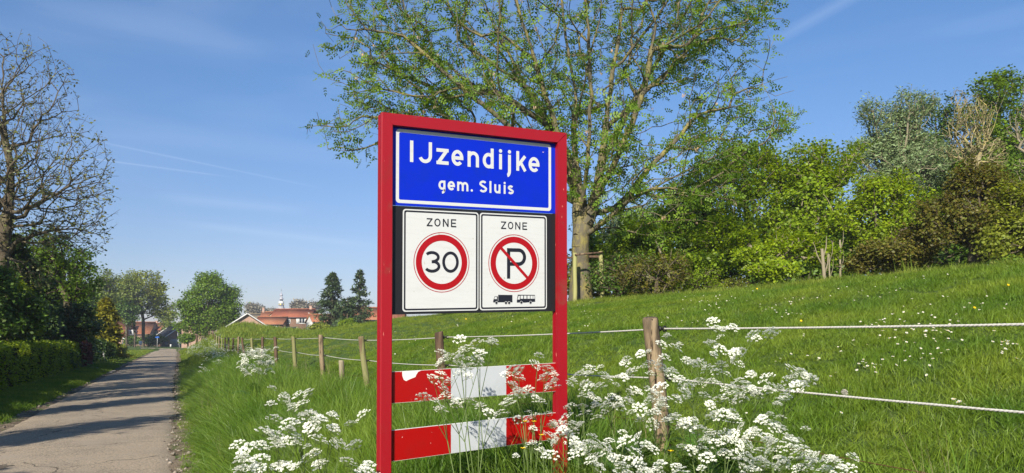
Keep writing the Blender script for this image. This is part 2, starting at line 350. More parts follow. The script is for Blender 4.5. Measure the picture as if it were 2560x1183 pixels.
def prism(mb, poly, c0, c1, m=0, r=.5):
    """polygon (a,b) extruded from depth c0 to c1"""
    n = len(poly); f = [(a, c0, b) for a, b in poly]; g = [(a, c1, b) for a, b in poly]
    mb.poly(sw(f), m, r); mb.poly(sw(g[::-1]), m, r)
    for i in range(n):
        j = (i+1) % n; mb.add(sw([f[i], g[i], g[j], f[j]]), q=[(0, 1, 2, 3)], m=m, r=r)
def bevbox(mb, a0, a1, b0, b1, c0, c1, bv=.004, m=0):
    """box with small chamfers on its two front long edges"""
    n = [(a0+bv, c0), (a1-bv, c0), (a1, c0+bv), (a1, c1), (a0, c1), (a0, c0+bv)]
    lo = [(a, c, b0 if np.isscalar(b0) else np.interp(a, (a0, a1), b0)) for a, c in n]; hi = [(a, c, b1 if np.isscalar(b1) else np.interp(a, (a0, a1), b1)) for a, c in n]
    mb.poly(sw(lo), m); mb.poly(sw(hi[::-1]), m)
    for i in range(6):
        j = (i+1) % 6; mb.add(sw([lo[i], hi[i], hi[j], lo[j]]), q=[(0, 1, 2, 3)], m=m)
def foot(a): 
    p = SO+a*EX; return float(H(p[0], p[1]))-SO[2]-.12-a*EX[2]
# posts: outer web with a front and a back flange, the slot between them takes the panels
for a0, a1, ctr in ((aL0, aL1, -1), (aR0, aR1, 1)):
    mb = MB(); b0 = foot(a0)
    if ctr < 0: bevbox(mb, a0, a1, b0, bT1-.001, 0, C1); wa = (a0+.003, a0+.020); hi = bT1-.003
    else:
        # mitred top corner
        n = [(a0, bT0-.002), (a0, b0), (a1, b0), (a1, bT1-.004)]
        prism(mb, n, 0.0, C1); wa = (a1-.020, a1-.003); hi = bT1-.006
    prism(mb, [(wa[0], b0), (wa[1], b0), (wa[1], hi), (wa[0], hi)], C1+.0005, C2-.0005)
    prism(mb, [(a0+.0, b0), (a1-.0, b0), (a1, hi), (a0, hi)], C2, C3)
    # near-black strip painted in for the shade inside the open slot
    o = obj('post', mb, m_red, sign)
    mb = MB(); lx = (wa[1]+.0005, wa[1]+.002) if ctr < 0 else (wa[0]-.002, wa[0]-.0005)
    prism(mb, [(lx[0], b0), (lx[1], b0), (lx[1], hi-.02), (lx[0], hi-.02)], C1+.001, C2-.001); obj('slot_shade', mb, m_gap, o)
mb = MB(); g = .0022
prism(mb, [(aL0+.001+g*0, bT1), (aL1+.0005, bT0), (aR0-g*.2, bT0), (aR1-g*.6, bT1)], -.0006, C1)
prism(mb, [(aL1, bT0), (aR0, bT0), (aR0, bT1-.006), (aL1, bT1-.006)], C1+.0006, C3)
obj('top_rail', mb, m_red, sign)
# --- panels
def whiteplate(name, rough=.35): pass
m_blue = mat('blue_reflective', (.0002, .016, .42), .4, .25, noise=[((.001, .018, .36), 9, 4, .45, .7, (1, 1, 1))], bump=(900, (1, 1, 1), .0002, .3), coat=0)
m_white = mat('white_reflective', (.50, .505, .50), .4, .4, noise=[((.465, .465, .455), 5, 5, .5, .75, (1, 1, 9)), ((.38, .36, .31), 42, 2, .7, .76, (1, 1, 1))], coat=.1)
m_black = mat('black_backing', (.010, .010, .012), .45, .35, noise=[((.018, .018, .02), 6, 4, .5, .7, (1, 1, .4))])
m_ink = mat('black_ink', (.010, .011, .018), .5, .3)
m_rred = mat('red_reflective', (.30, .001, .004), .35, .4, noise=[((.28, .003, .003), 8, 4, .5, .7, (1, 1, 1))])
m_brd = mat('board_red', (.29, .001, .001), .4, .35, noise=[((.26, .003, .003), 6, 4, .5, .7, (1, 1, 1)), ((.75, .6, .55), 70, 1, .77, .78, (1, 1, 1))])
m_bw = mat('board_white', (.40, .42, .44), .4, .35, noise=[((.35, .37, .385), 7, 4, .5, .75, (1, 1, 1))])
m_alu = mat('white_aluminium', (.62, .61, .58), .5, .4)
bj = ab(985, 513.4, RC)[1]; bj2 = ab(1386, 534.6, RC)[1]; bB = ab(984, 786.4, RC)[1]; bB2 = ab(1381, 778.3, RC)[1]
print('junction', bj, bj2, 'bottom', bB, bB2)
bj = (bj+bj2)/2; bB = (bB+bB2)/2
pa0, pa1 = aL1-.022, aR0+.022
mb = MB(); prism(mb, [(pa0, bj+.001), (pa1, bj+.001), (pa1, bT0+.02), (pa0, bT0+.02)], RC, RC+.004); p_blue = obj('name_panel', mb, m_blue, sign)
mb = MB(); prism(mb, [(pa0, bB), (pa1, bB), (pa1, bj-.0012), (pa0, bj-.0012)], RC+.0006, RC+.0046); p_black = obj('backing_panel', mb, m_black, sign)
def rrect(a0, a1, b0, b1, r, n=7):
    out = []
    for cx, cy, s in ((a1-r, b1-r, 0), (a0+r, b1-r, 90), (a0+r, b0+r, 180), (a1-r, b0+r, 270)):
        for i in range(n+1): t = R(s+90*i/n); out.append((cx+r*math.cos(t), cy+r*math.sin(t)))
    return out
def ribbon(mb, outer, inner, c, th=.0006, m=0, closed=True):
    n = len(outer); k = n if closed else n-1
    for i in range(k):
        j = (i+1) % n
        mb.add(sw([(*outer[i][:1], c, outer[i][1]), (inner[i][0], c, inner[i][1]), (inner[j][0], c, inner[j][1]), (outer[j][0], c, outer[j][1])]), q=[(0, 1, 2, 3)], m=m)
    return mb
def flat(mb, poly, c, m=0): mb.poly(sw([(a, c, b) for a, b in poly]), m)
def pab(cx, cy, ox, oy, sc, c=RC): return ab(ox+cx/sc, oy+cy/sc, c)
def stroke(mb, pts, w, c, closed=False, m=0):
    p = np.asarray(pts, float); p = p[np.concatenate([[True], np.linalg.norm(np.diff(p, axis=0), axis=1) > 1e-5])]; n = len(p)
    if closed: t = np.roll(p, -1, 0)-np.roll(p, 1, 0)
    else: t = np.gradient(p, axis=0)
    seg = np.diff(np.vstack([p, p[:1]]) if closed else p, axis=0); seg /= np.linalg.norm(seg, axis=1)[:, None]+1e-12
    nr = np.stack([-seg[:, 1], seg[:, 0]], 1); L_ = []; R_ = []
    for i in range(n):
        if closed: n1, n2 = nr[i-1], nr[i]
        else: n1, n2 = nr[max(i-1, 0)], nr[min(i, len(nr)-1)]
        b = n1+n2; b /= np.linalg.norm(b)+1e-9; k = min(1/max(b@n2, .35), 2.2)*w/2
        L_.append(p[i]+b*k); R_.append(p[i]-b*k)
    ribbon(mb, L_, R_, c, m=m, closed=closed)
def arc(cx, cy, rx, ry, a0, a1, n=20): return [(cx+rx*math.cos(R(a0+(a1-a0)*i/n)), cy+ry*math.sin(R(a0+(a1-a0)*i/n))) for i in range(n+1)]
E5 = .0005
# white border on the name panel
ba0, bb1 = ab(990.2, 321, RC); ba1 = ab(1377.6, 450, RC)[0]; bb0 = (ab(1010, 507, RC)[1]+ab(1360, 528, RC)[1])/2; bb1 = (ab(1000, 321.5, RC)[1]+ab(1365, 361.5, RC)[1])/2
ww = ab(998, 420, RC)[0]-ab(990.2, 420, RC)[0]
mb = MB(); ribbon(mb, rrect(ba0, ba1, bb0, bb1, .020), rrect(ba0+ww, ba1-ww, bb0+ww, bb1-ww, .009), RC-E5); obj('white_border', mb, m_white, p_blue)
# lettering: boxes measured on the photograph, glyphs drawn as even strokes
OX, OY, S = 1000., 330., 2497/380.
def A_(x, y): return pab(x, y, OX, OY, S)
base1 = (A_(190, 490)[1]+A_(2000, 650)[1]+A_(1140, 570)[1])/3; cap1 = (A_(190, 140)[1]+A_(495, 172)[1])/2
xh1 = (A_(640, 266)[1]+A_(1180, 322)[1])/2; asc1 = (A_(1515, 275)[1]+A_(1940, 316)[1])/2; desc1 = A_(1740, 740)[1]
base2 = (A_(955, 965)[1]+A_(1485, 1003)[1]+A_(1718, 1019)[1])/3; cap2 = A_(1485, 808)[1]; xh2 = (A_(955, 815)[1]+A_(1560, 862)[1])/2; desc2 = A_(695, 1018)[1]
print('text', base1, cap1, xh1, asc1, desc1, base2, cap2, xh2, desc2)
text_mb = [None]
def glyph(ch, x0, x1, y, base, xh, cap, desc, w, parent, m, c0=RC, sq=0):
    a0 = A_(x0, y)[0]; a1 = A_(x1, y)[0]; h = w/2; mb = MB(); c = c0-E5; S_ = lambda pts, k=0, **kw: stroke(mb, pts, w, c-.0003*k, **kw)
    l, r, b, t, xt = a0+h, a1-h, base+h, cap-h, xh-h; cx = (l+r)/2
    if ch in 'Il': S_([(cx, base), (cx, cap)])
    elif ch == 'J':
        ry = (r-l)/2*1.0; S_([(r, cap)]+arc(cx+.001, b+ry*1.02, r-cx-.001, ry*1.02, 0, -158, 22))
    elif ch == 'z': S_([(l-h, xt), (r-.004, xt), (l+.004, b), (r+h, b)]) if False else (S_([(a0, xt), (a1, xt)]), S_([(r-.002, xt), (l+.002, b)], 1), S_([(a0, b), (a1, b)], 2))
    elif ch == 'e':
        cy = (b+xt)/2; ry = (xt-b)/2; rx = (r-l)/2
        S_([(r, cy-.001)]+arc(cx, cy, rx, ry, 4, 318, 34)); S_([(l, cy-.001), (r+h, cy-.001)], 1)
    elif ch == 'n':
        rx = (r-l)/2; S_([(l, base), (l, xh)]); S_([(r, base)]+arc(cx, xt-rx*1.05, rx, rx*1.05, 0, 165, 16), 1)
    elif ch == 'm':
        md = cx; rx = (md-l)/2; S_([(l, base), (l, xh)])
        S_([(md, base)]+arc((l+md)/2, xt-rx*1.2, rx, rx*1.2, 0, 160, 14), 1); S_([(r, base)]+arc((r+md)/2, xt-rx*1.2, rx, rx*1.2, 0, 160, 14), 2)
    elif ch == 'u':
        rx = (r-l)/2; S_([(r, base), (r, xh)]); S_([(l, xh)]+arc(cx, b+rx*1.05, rx, rx*1.05, 180, 345, 16), 1)
    elif ch in 'dg':
        cy = (b+xt)/2; ry = (xt-b)/2; rx = (r-l)*.56
        S_(arc(l+rx, cy, rx, ry, 42, 318, 30), 1)
        if ch == 'd': S_([(r, base), (r, cap)])
        else: S_([(r, xh), (r, base)]+arc(r-(r-l)*.5, base+.001, (r-l)*.5, (base-desc)-h, 0, -88, 14))
    elif ch in 'ij':
        if ch == 'i': S_([(cx, base), (cx, xh)])
        else: S_([(cx, xh), (cx, base-.002)]+arc(cx-.016, base-.004, .016, (base-desc)-h-.004, 0, -86, 12))
        rr = w*.56; flat(mb, arc(cx, xh+w*.92, rr, rr, 0, 342, 18), c)
    elif ch == 'k':
        S_([(l, base), (l, cap)]); S_([(r-.001, xh), (l+.004, (base+xh)/2-.012)], 1); S_([(l+(r-l)*.38, (base+xh)/2+.006), (r, base)], 2)
    elif ch == '.': rr = w*.56; flat(mb, arc(cx, base+rr, rr, rr, 0, 342, 18), c)
    elif ch in 'Ss':
        T = cap if ch == 'S' else xh; H_ = T-base; rx = (r-l)/2; tt = T-h
        ru = (tt-b)*.25; 
        up = arc(cx, tt-ru, rx*.93, ru, 32, 205, 18); 
        lo = arc(cx, b+ru*1.05, rx, ru*1.05, 28, -150, 18)
        S_(up[:-2]+[(cx-rx*.35, (tt+b)/2+ru*.28), (cx+rx*.45, (tt+b)/2-ru*.22)]+lo[2:])
    elif ch == 'Z': S_([(a0, t), (a1, t)]); S_([(r, t), (l, b)], 1); S_([(a0, b), (a1, b)], 2)
    elif ch == 'O' or ch == '0': S_(arc(cx, (t+b)/2, (r-l)/2, (t-b)/2, 0, 350, 35), closed=True)
    elif ch == 'N': S_([(l, base), (l, cap)]); S_([(r, base), (r, cap)], 1); S_([(l, t+h*.6), (r, b-h*.6)], 2)
    elif ch == 'E':
        S_([(l, base), (l, cap)]); S_([(l, t), (a1, t)], 1); S_([(l, (t+b)/2), (a1-.003, (t+b)/2)], 2); S_([(l, b), (a1, b)], 3)
    elif ch == '3':
        ry = (t-b)/4; S_(arc(cx-.001, t-ry*.98, (r-l)/2*.93, ry*.98, 145, -80, 22)); S_(arc(cx, b+ry*1.06, (r-l)/2, ry*1.06, 80, -150, 24), 1)
        S_([(cx-.003, (t+b)/2+.001), (cx+.010, (t+b)/2+.001)], 2)
    o = obj('letter' if not ch.isdigit() else 'digit', mb, m, parent); return o
W1 = .0203; W2 = .0130
for ch, x0, x1, y in (('I', 162, 220, 400), ('J', 295, 525, 400), ('z', 598, 798, 400), ('e', 846, 1040, 420), ('n', 1110, 1296, 450), ('d', 1358, 1538, 470), ('i', 1620, 1682, 500), ('j', 1768, 1828, 500), ('k', 1910, 2080, 530), ('e', 2112, 2290, 540)):
    glyph(ch, x0, x1, y, base1, xh1, asc1 if ch in 'dk' else cap1, desc1, W1, p_blue, m_white)
for ch, x0, x1, y in (('g', 632, 745, 870), ('e', 783, 902, 880), ('m', 938, 1122, 900), ('.', 1160, 1198, 965), ('S', 1300, 1430, 900), ('l', 1467, 1503, 900), ('u', 1548, 1650, 940), ('i', 1700, 1737, 950), ('s', 1768, 1868, 950)):
    glyph(ch, x0, x1, y, base2, xh2, cap2 if ch != 'S' else cap2, desc2, W2, p_blue, m_white)
mb = MB(); a, b = A_(2352, 333); flat(mb, arc(a, b, .006, .0024, 0, 340, 12), RC-E5); obj('sticker_scrap', mb, mat('pale_pink', (.55, .35, .38), .8), p_blue)
# --- the two zone signs
RZ = RC+.0006
def plate(L_, R_, T_, B_, par):
    mb = MB(); prism(mb, rrect(L_, R_, B_, T_, .018), RZ-.0025, RZ-.0003); o = obj('zone_plate', mb, m_white, par)
    e = .0072; k = .0098
    mb = MB(); ribbon(mb, rrect(L_+e, R_-e, B_+e, T_-e, .014), rrect(L_+e+k, R_-e-k, B_+e+k, T_-e-k, .0075), RZ-.0025-E5); obj('black_border', mb, m_ink, o)
    return o
def AB2(x, y): return pab(x, y, 1000., 520., 1183/270., RZ)
def AB3(x, y): return pab(x, y, 1190., 530., 1183/260., RZ)
zt = (AB2(250, 22)[1]+AB2(700, 46)[1]+AB3(400, 24)[1])/3; zb = (AB2(250, 1136)[1]+AB2(700, 1126)[1]+AB3(400, 1111)[1])/3
p1 = plate(AB2(28, 600)[0], AB2(858, 600)[0], zt, zb, p_black); p2 = plate(AB3(42, 600)[0], AB3(803, 600)[0], zt, zb, p_black)
ZC = RZ-.0025
def disc(ctr, rt, par, hole=None):
    (a, b) = ctr; n = 64
    for name, r0, r1 in (('thin_ring', 1.0, .975), ('red_ring', .922, .715)):
        mb = MB(); ribbon(mb, arc(a, b, rt*r0, rt*r0, 0, 360-360/n, n-1), arc(a, b, rt*r1, rt*r1, 0, 360-360/n, n-1), ZC-E5); obj(name, mb, m_rred, par)
c1 = ((AB2(137, 600)[0]+AB2(766, 600)[0])/2, (AB2(451, 267)[1]+AB2(451, 927)[1])/2); r1 = (AB2(451, 267)[1]-AB2(451, 927)[1])/2
c2 = ((AB3(137, 580)[0]+AB3(717, 590)[0])/2, (AB3(427, 257)[1]+AB3(427, 912)[1])/2); r2 = (AB3(427, 257)[1]-AB3(427, 912)[1])/2
print('circle', c1, r1, (AB2(766, 600)[0]-AB2(137, 600)[0])/2, c2, r2, (AB3(717, 590)[0]-AB3(137, 580)[0])/2)
disc(c1, r1, p1); disc(c2, r2, p2)
A_save = A_
A_ = AB2
tb, tt = AB2(450, 207)[1], AB2(450, 119)[1]
for ch, x0, x1 in (('Z', 290, 354), ('O', 374, 442), ('N', 467, 530), ('E', 556, 613)): glyph(ch, x0, x1, 160, tb, tt, tt, tb, .0076, p1, m_ink, ZC)
nb, nt_ = AB2(450, 711)[1], AB2(450, 475)[1]
for ch, x0, x1 in (('3', 258, 440), ('0', 460, 642)): glyph(ch, x0, x1, 595, nb, nt_, nt_, nb, .0178, p1, m_ink, ZC)
A_ = AB3
tb, tt = AB3(430, 200)[1], AB3(430, 115)[1]
for ch, x0, x1 in (('Z', 281, 341), ('O', 360, 422), ('N', 443, 502), ('E', 525, 578)): glyph(ch, x0, x1, 160, tb, tt, tt, tb, .0074, p2, m_ink, ZC)
# P
w = .0225; h = w/2
a0 = AB3(350, 580)[0]; a1 = AB3(567, 530)[0]; pt = AB3(400, 413)[1]; pb = AB3(375, 760)[1]; pm = AB3(440, 614)[1]
mb = MB(); stroke(mb, [(a0+h, pb), (a0+h, pt)], w, ZC-E5)
ry = (pt-h-pm-h)/2; stroke(mb, [(a0+h, pt-h), (a1-h-ry*.95, pt-h)]+arc(a1-h-ry*.95, pt-h-ry, ry*.95, ry, 90, -90, 20)+[(a0+h, pm+h)], w, ZC-E5-.0003)
obj('letter', mb, m_ink, p2)
q0 = np.array(AB3(272, 400)); q1 = np.array(AB3(592, 762)); mb = MB(); stroke(mb, [q0, q1], .0185, ZC-E5-.0010); obj('red_slash', mb, m_rred, p2)
# lorry and bus
def poly3(mb, pts, k=0, m=0): flat(mb, [AB3(*p) for p in pts][::-1], ZC-E5-.0003*k, m)
mb = MB()
poly3(mb, [(250, 943), (412, 945), (412, 1028), (250, 1028)]); poly3(mb, [(208, 961), (246, 961), (246, 1030), (193, 1030), (192, 1012), (196, 1003)], 1)
poly3(mb, [(196, 1012), (412, 1012), (412, 1028), (196, 1028)], 2)
poly3(mb, [(211, 967), (234, 967), (234, 992), (204, 992)], 3, 1)
for cx in (229, 337, 373):
    a, b = AB3(cx, 1035); flat(mb, arc(a, b, .0098, .0098, 0, 342, 18), ZC-E5-.0012, 1); flat(mb, arc(a, b, .0078, .0078, 0, 342, 18), ZC-E5-.0015, 0)
obj('lorry_symbol', mb, [m_ink, m_white], p2)
mb = MB()
poly3(mb, [(473, 942), (668, 944), (671, 1022), (560, 1032), (462, 1032), (462, 1012), (468, 975)])
poly3(mb, [(481, 955), (497, 955), (495, 997), (469, 997)], 1, 1)
for x0, x1 in ((504, 534), (543, 572), (582, 610), (617, 643), (648, 664)): poly3(mb, [(x0, 953), (x1, 953), (x1, 988), (x0, 988)], 1, 1)
for cx in (512, 617):
    a, b = AB3(cx, 1031); flat(mb, arc(a, b, .0100, .0100, 0, 342, 18), ZC-E5-.0012, 1); flat(mb, arc(a, b, .0079, .0079, 0, 342, 18), ZC-E5-.0015, 0)
obj('bus_symbol', mb, [m_ink, m_white], p2)
A_ = A_save
# --- red and white boards below
def board(yl_t, yr_t, yl_b, yr_b, name_extra, peel):
    c = RC+.001; t0 = ab(983, yl_t, c)[1]; t1 = ab(1388, yr_t, c)[1]; b0 = ab(983, yl_b, c)[1]; b1 = ab(1388, yr_b, c)[1]
    print('board', t0, t1, b0, b1)
    A0, A1 = pa0, pa1; x1 = ab(1127.5, yl_t, c)[0]; x2 = ab(1265.5, yl_t, c)[0]
    tf = lambda a: t0+(t1-t0)*(a-aL1)/(aR0-aL1); bf = lambda a: b0+(b1-b0)*(a-aL1)/(aR0-aL1)
    mb = MB(); prism(mb, [(A0, bf(A0)), (A1, bf(A1)), (A1, tf(A1)), (A0, tf(A0))], c+.0006, c+.016); o = obj('lower_board', mb, m_alu, sign)
    for s0, s1, m, nm in ((A0, x1, m_brd, 'red_foil'), (x1, x2, m_bw, 'white_foil'), (x2, A1, m_brd, 'red_foil')):
        mb = MB(); e = .0015; rg = np.random.default_rng(int(abs(s0)*1000)+3)
        # ragged foil joint on the white side
        n = 14
        lf = [(s0+(0 if s0 == A0 else rg.uniform(-.0016, .0016)), bf(s0)+e+(tf(s0)-bf(s0)-2*e)*i/n) for i in range(n+1)]
        rf = [(s1, tf(s1)-e), (s1, bf(s1)+e)]
        if peel and s0 == A0:   # foil torn away at the top edge
            tx = lambda px, py: pab(px, py, 920., 780., 1644/560., c)
            tear = [tx(*p) for p in ((250, 440), (252, 470), (262, 498), (280, 508), (300, 497), (322, 488), (348, 478), (354, 462), (368, 440), (392, 432))]
            tear = [(tear[0][0], tf(tear[0][0])-e)]+tear[1:-1]+[(tear[-1][0], tf(tear[-1][0])-e)]
            pl = lf+tear+rf
        else: pl = lf+rf
        flat(mb, pl[::-1], c); obj(nm, mb, m, o)
    return o
board(929.5, 907.5, 1008.5, 978.5, '', True)
board(1076, 1032, 1154, 1098, '', False)
# ------------------------------------------------------------------ rope fence
m_wood = mat('weathered_wood', (.24, .18, .11), .9, .15, noise=[((.12, .075, .05), 9, 5, .5, .66, (1, 1, .12)), ((.36, .28, .17), 5, 4, .52, .7, (1, 1, .25)), ((.10, .075, .05), 14, 4, .5, .62, (1, 1, .15)), ((.022, .014, .010), 46, 3, .57, .60, (1, 1, .05))], bump=(26, (1, 1, .1), .012, 1))
m_wood_g = mat('mossy_wood', (.20, .19, .085), .95, .1, noise=[((.13, .09, .055), 7, 5, .48, .62, (1, 1, .2)), ((.035, .025, .018), 20, 3, .62, .68, (1, 1, .07))], bump=(26, (1, 1, .1), .01, .9))
m_wood_d = mat('dark_wood', (.115, .075, .05), .92, .1, noise=[((.045, .03, .022), 9, 5, .48, .62, (1, 1, .12)), ((.2, .15, .1), 6, 4, .55, .7, (1, 1, .2))], bump=(26, (1, 1, .1), .01, .9))
m_rope = mat('white_rope', (.50, .48, .44), .85, .2, noise=[((.40, .38, .34), 40, 3, .5, .68, (1, 1, 1))])
m_plast = mat('black_plastic', (.014, .013, .012), .5, .3)
m_rust = mat('rusty_wire', (.10, .045, .025), .9, .2)
def post_mb(h, r, lean=(0, 0), k=10, seed=0, below=.25):
    rg = np.random.default_rng(seed); mb = MB(); zs = np.array([-below, 0, h*.3, h*.55, h*.75, h*.93, h-.012, h]); vs_ = []
    an = np.arange(k)*2*math.pi/k; pr = 1+rg.uniform(-.07, .07, k)
    for i, z in enumerate(zs):
        rr = r*(1.0-.04*z/h)*pr*(1+rg.uniform(-.02, .02, k)); rr = rr*(.9 if i == 7 else 1)
        vs_.append(np.stack([lean[0]*z+rr*np.cos(an)+.006*math.sin(z*6+seed), lean[1]*z+rr*np.sin(an), np.full(k, z)+(.012*np.cos(an+seed) if i >= 6 else 0)], 1))
    i = np.arange(k); j = (i+1) % k; f = np.stack([i, j, j+k, i+k], 1)
    mb.add(np.concatenate(vs_), q=(f[None]+(np.arange(7)*k)[:, None, None]).reshape(-1, 4))
    top = vs_[-1]; mb.ng.append((np.arange(k)+mb.n-k, 0, .5)); return mb
def fpos(k): Z = 1850*3.34*(.85+.667*k)*1e-3; return np.array([3.34-.4486*Z, Z])
fp0 = fpos(0)
fence = thing('rope_fence', 'long row of wooden posts with two white ropes at the foot of the dyke', 'fence', (fp0[0], fp0[1], float(H(*fp0))))
FB = np.array(fence.location)
def insul(par, z, lean, mb_r, scale=1.0):
    d = np.array([.9114, .4114, 0]); c = np.array([lean[0]*z, lean[1]*z, z])+d*(mb_r+.004)
    mb = MB(); mb.tube([c-d*.004, c+d*.010], .021, 8); mb.tube([c+d*.010, c+d*.034], .009, 6)
    t = np.linspace(0, 2*math.pi, 13)[:-1]; cc = c+d*.048
    e1 = d; e2 = np.array([0, 0, 1.])
    pts = [cc+.017*(math.cos(a)*e1+math.sin(a)*e2) for a in np.append(t, 0)]
    mb.tube(pts, .0062, 5, cap=False); obj('insulator', mb, m_plast, par); return c+d*.048
TOPS = {0: (1627, 795), 1: (1097, 830), 2: (902, 842), 3: (801, 838), 4: (733, 842), 5: (687, 843), 6: (656, 843), 7: (629, 845), 8: (605, 845)}
BOT = {0: 1660, 1: 1112, 2: 919, 3: 808, 4: 739, 5: 691}
hooks_u = []; hooks_l = []
kinds = [m_wood, m_wood_d, m_wood_g, m_wood, m_wood_g, m_wood_d, m_wood_d, m_wood_g, m_wood_d, m_wood, m_wood_d]
for k in range(-1, 23):
    x, y = fpos(k); gz = float(H(x, y))
    if k in TOPS: top = P(*TOPS[k], y); tz = top[2]; h = tz-gz; lx = (top[0]-x)/h
    else: h = 1.04+.05*math.sin(k*2.3); lx = -.02*math.cos(k*1.7)
    if k in BOT: bx = P(BOT[k], 1000, y)[0]; lx = (top[0]-bx)/h; x = bx
    rad = {0: .058, 1: .056, 2: .056}.get(k, .058+.006*math.sin(k*3.1)); lean = (lx, .02*math.sin(k*1.3))
    m = kinds[k % len(kinds)] if k >= 0 else m_wood
    o = obj('fence_post', post_mb(h, rad, lean, 12 if k < 4 else 7, seed=k+5), m, fence, smooth=False, loc=tuple(np.array([x, y, gz])-FB))
    if k in (0, 2, 4): o['label'] = {0: 'nearest thick brown post with cracked bark-free wood', 2: 'mossy yellow-green post with a dark lower end', 4: 'slim mossy green post'}[k]
    zu = (.085+gz*0-gz) if k >= 0 else .07-gz; zl = (-.28 if k < 1 else -.33 if k < 2 else -.39)-gz
    if k == 0: zu = P(1660, 822, y)[2]-gz
    if k == 1: zu = P(1097, 843, y)[2]-gz
    if k == 2: zu = P(902, 851, y)[2]-gz
    if k > 2: zu = h-.06
    if k < 10:
        cu = insul(o, zu, lean, rad); cl_ = insul(o, zl, lean, rad)
    else: cu = np.array([lean[0]*zu, 0, zu]); cl_ = np.array([lean[0]*zl, 0, zl])
    hooks_u.append(cu+np.array([x, y, gz])); hooks_l.append(cl_+np.array([x, y, gz]))
def rope_pts(hooks, sag):
    pts = []
    for a, b in zip(hooks[:-1], hooks[1:]):
        n = 12
        for i in range(n): t = i/n; p = a+(b-a)*t; pts.append(p-np.array([0, 0, sag*4*t*(1-t)]))
    pts.append(hooks[-1]); return np.array(pts)
for hooks, sag, r in ((hooks_u, .012, .0048), (hooks_l, .022, .0048)):
    pts = rope_pts(hooks, sag)-FB; mb = MB()
    near = rope_pts(hooks[:3], sag)-FB
    d = np.linalg.norm(np.diff(near, axis=0), axis=1); s = np.concatenate([[0], np.cumsum(d)]); ss = np.arange(0, s[-1], .011)
    core = np.stack([np.interp(ss, s, near[:, i]) for i in range(3)], 1)
    dd = np.gradient(core, axis=0); dd /= np.linalg.norm(dd, axis=1)[:, None]; e1 = np.cross(dd, (0, 0, 1.)); e1 /= np.linalg.norm(e1, axis=1)[:, None]; e2 = np.cross(e1, dd)
    for ph in range(3):
        an = ss/.06*2*math.pi+ph*2*math.pi/3
        mb.tube(core+.0031*(np.cos(an)[:, None]*e1+np.sin(an)[:, None]*e2), .0036, 5)
    mb.tube(pts[24:], .0065, 5); obj('rope', mb, m_rope, fence, smooth=True)
# old wire netting low on the same posts
mb = MB()
for dz, sag in ((-.60, .02), (-.74, .03)):
    hk = [h*np.array([1, 1, 0])+np.array([0, 0, min(dz, 9)-.045*max(0, i-1)]) for i, h in enumerate(hooks_u[:6])]
    mb.tube(rope_pts(hk, sag)-FB, .0022, 4)
obj('wire', mb, m_rust, fence)
# stub post on its own
x, y = P(855, 960, 15.6)[:2]; gz = float(H(x, y)); top = P(852, 902, 15.6)[2]
tag(obj('stub_post', post_mb(top-gz, .058, (-.03, 0), 10, 77), mat('pale_wood', (.26, .22, .15), .9, .1, noise=[((.1, .08, .05), 9, 5, .5, .66, (1, 1, .12))], bump=(26, (1, 1, .1), .01, .9)), loc=(x, y, gz)),
    'short stub of an old wooden post in the grass left of the mossy fence post', 'post')
# thick end post where the fence stops at the road
x, y = P(492, 850, 97)[:2]; gz = float(H(x, y)); tag(obj('end_post', post_mb(P(491, 838, 97)[2]-gz, .15, (0, 0), 8, 31), m_wood_d, loc=(x, y, gz)), 'thick dark wooden post at the far end of the row, beside the road', 'post')
# ------------------------------------------------------------------ trees
def rdir(rg, n, zs=1.0):
    d = rg.normal(size=(n, 3)); d[:, 2] *= zs; d /= np.linalg.norm(d, axis=1)[:, None]+1e-9; return d
def leaf_quads(mb, Pp, rg, size, aspect=.5, zs=.6, m=0, var=.35, face_up=.5, axis=None, out=None):
    """one four-cornered leaf blade per point, folded a little along its midrib"""
    n = len(Pp)
    if n == 0: return
    d = rdir(rg, n, zs) if axis is None else axis
    up = rdir(rg, n)+np.array([0, 0, face_up*2.2]) if out is None else rdir(rg, n)*.8+np.array([0, 0, .55])+out*.95
    s = np.cross(d, up); s /= np.linalg.norm(s, axis=1)[:, None]+1e-9
    nn = np.cross(s, d)
    L_ = size*rg.uniform(1-var, 1+var, n)[:, None]; W = L_*aspect*.5
    v = np.stack([Pp, Pp+d*L_*.5+s*W+nn*W*.25, Pp+d*L_, Pp+d*L_*.5-s*W+nn*W*.25], 1).reshape(-1, 3)
    q = np.arange(n)[:, None]*4+np.arange(4)[None]
    mb.add(v, q=q, r=rg.random(n), m=m)
def compound(mb, Pp, rg, L_, pairs=3, aspect=.52, m=0, out=0):
    """feather leaves: leaflets in pairs on a drooping stalk"""
    n = len(Pp); d = rdir(rg, n, .5); up = np.array([0, 0, .7])+.45*rg.normal(size=(n, 3))+out; s = np.cross(d, up); s /= np.linalg.norm(s, axis=1)[:, None]+1e-9
    L1 = L_*rg.uniform(.7, 1.25, n)[:, None]; rr = rg.random(n); ll = L1*.42
    def lf(b, dd):
        t = np.cross(dd, np.cross(s, d)); t /= np.linalg.norm(t, axis=1)[:, None]+1e-9; W = ll*aspect*.5
        v = np.stack([b, b+dd*ll*.5+t*W, b+dd*ll, b+dd*ll*.5-t*W], 1).reshape(-1, 3); mb.add(v, q=np.arange(n)[:, None]*4+np.arange(4)[None], r=np.clip(rr+rg.uniform(-.1, .1, n), 0, 1), m=m)
    for i in range(pairs):
        t = (i+.6)/pairs; b = Pp+d*L1*t-np.array([0, 0, .25])*L1*t*t
        for sg in (-1, 1):
            dd = d*.55+s*sg*.8-np.array([0, 0, .18]); dd /= np.linalg.norm(dd, axis=1)[:, None]; lf(b, dd)
    lf(Pp+d*L1-np.array([0, 0, .25])*L1, d)
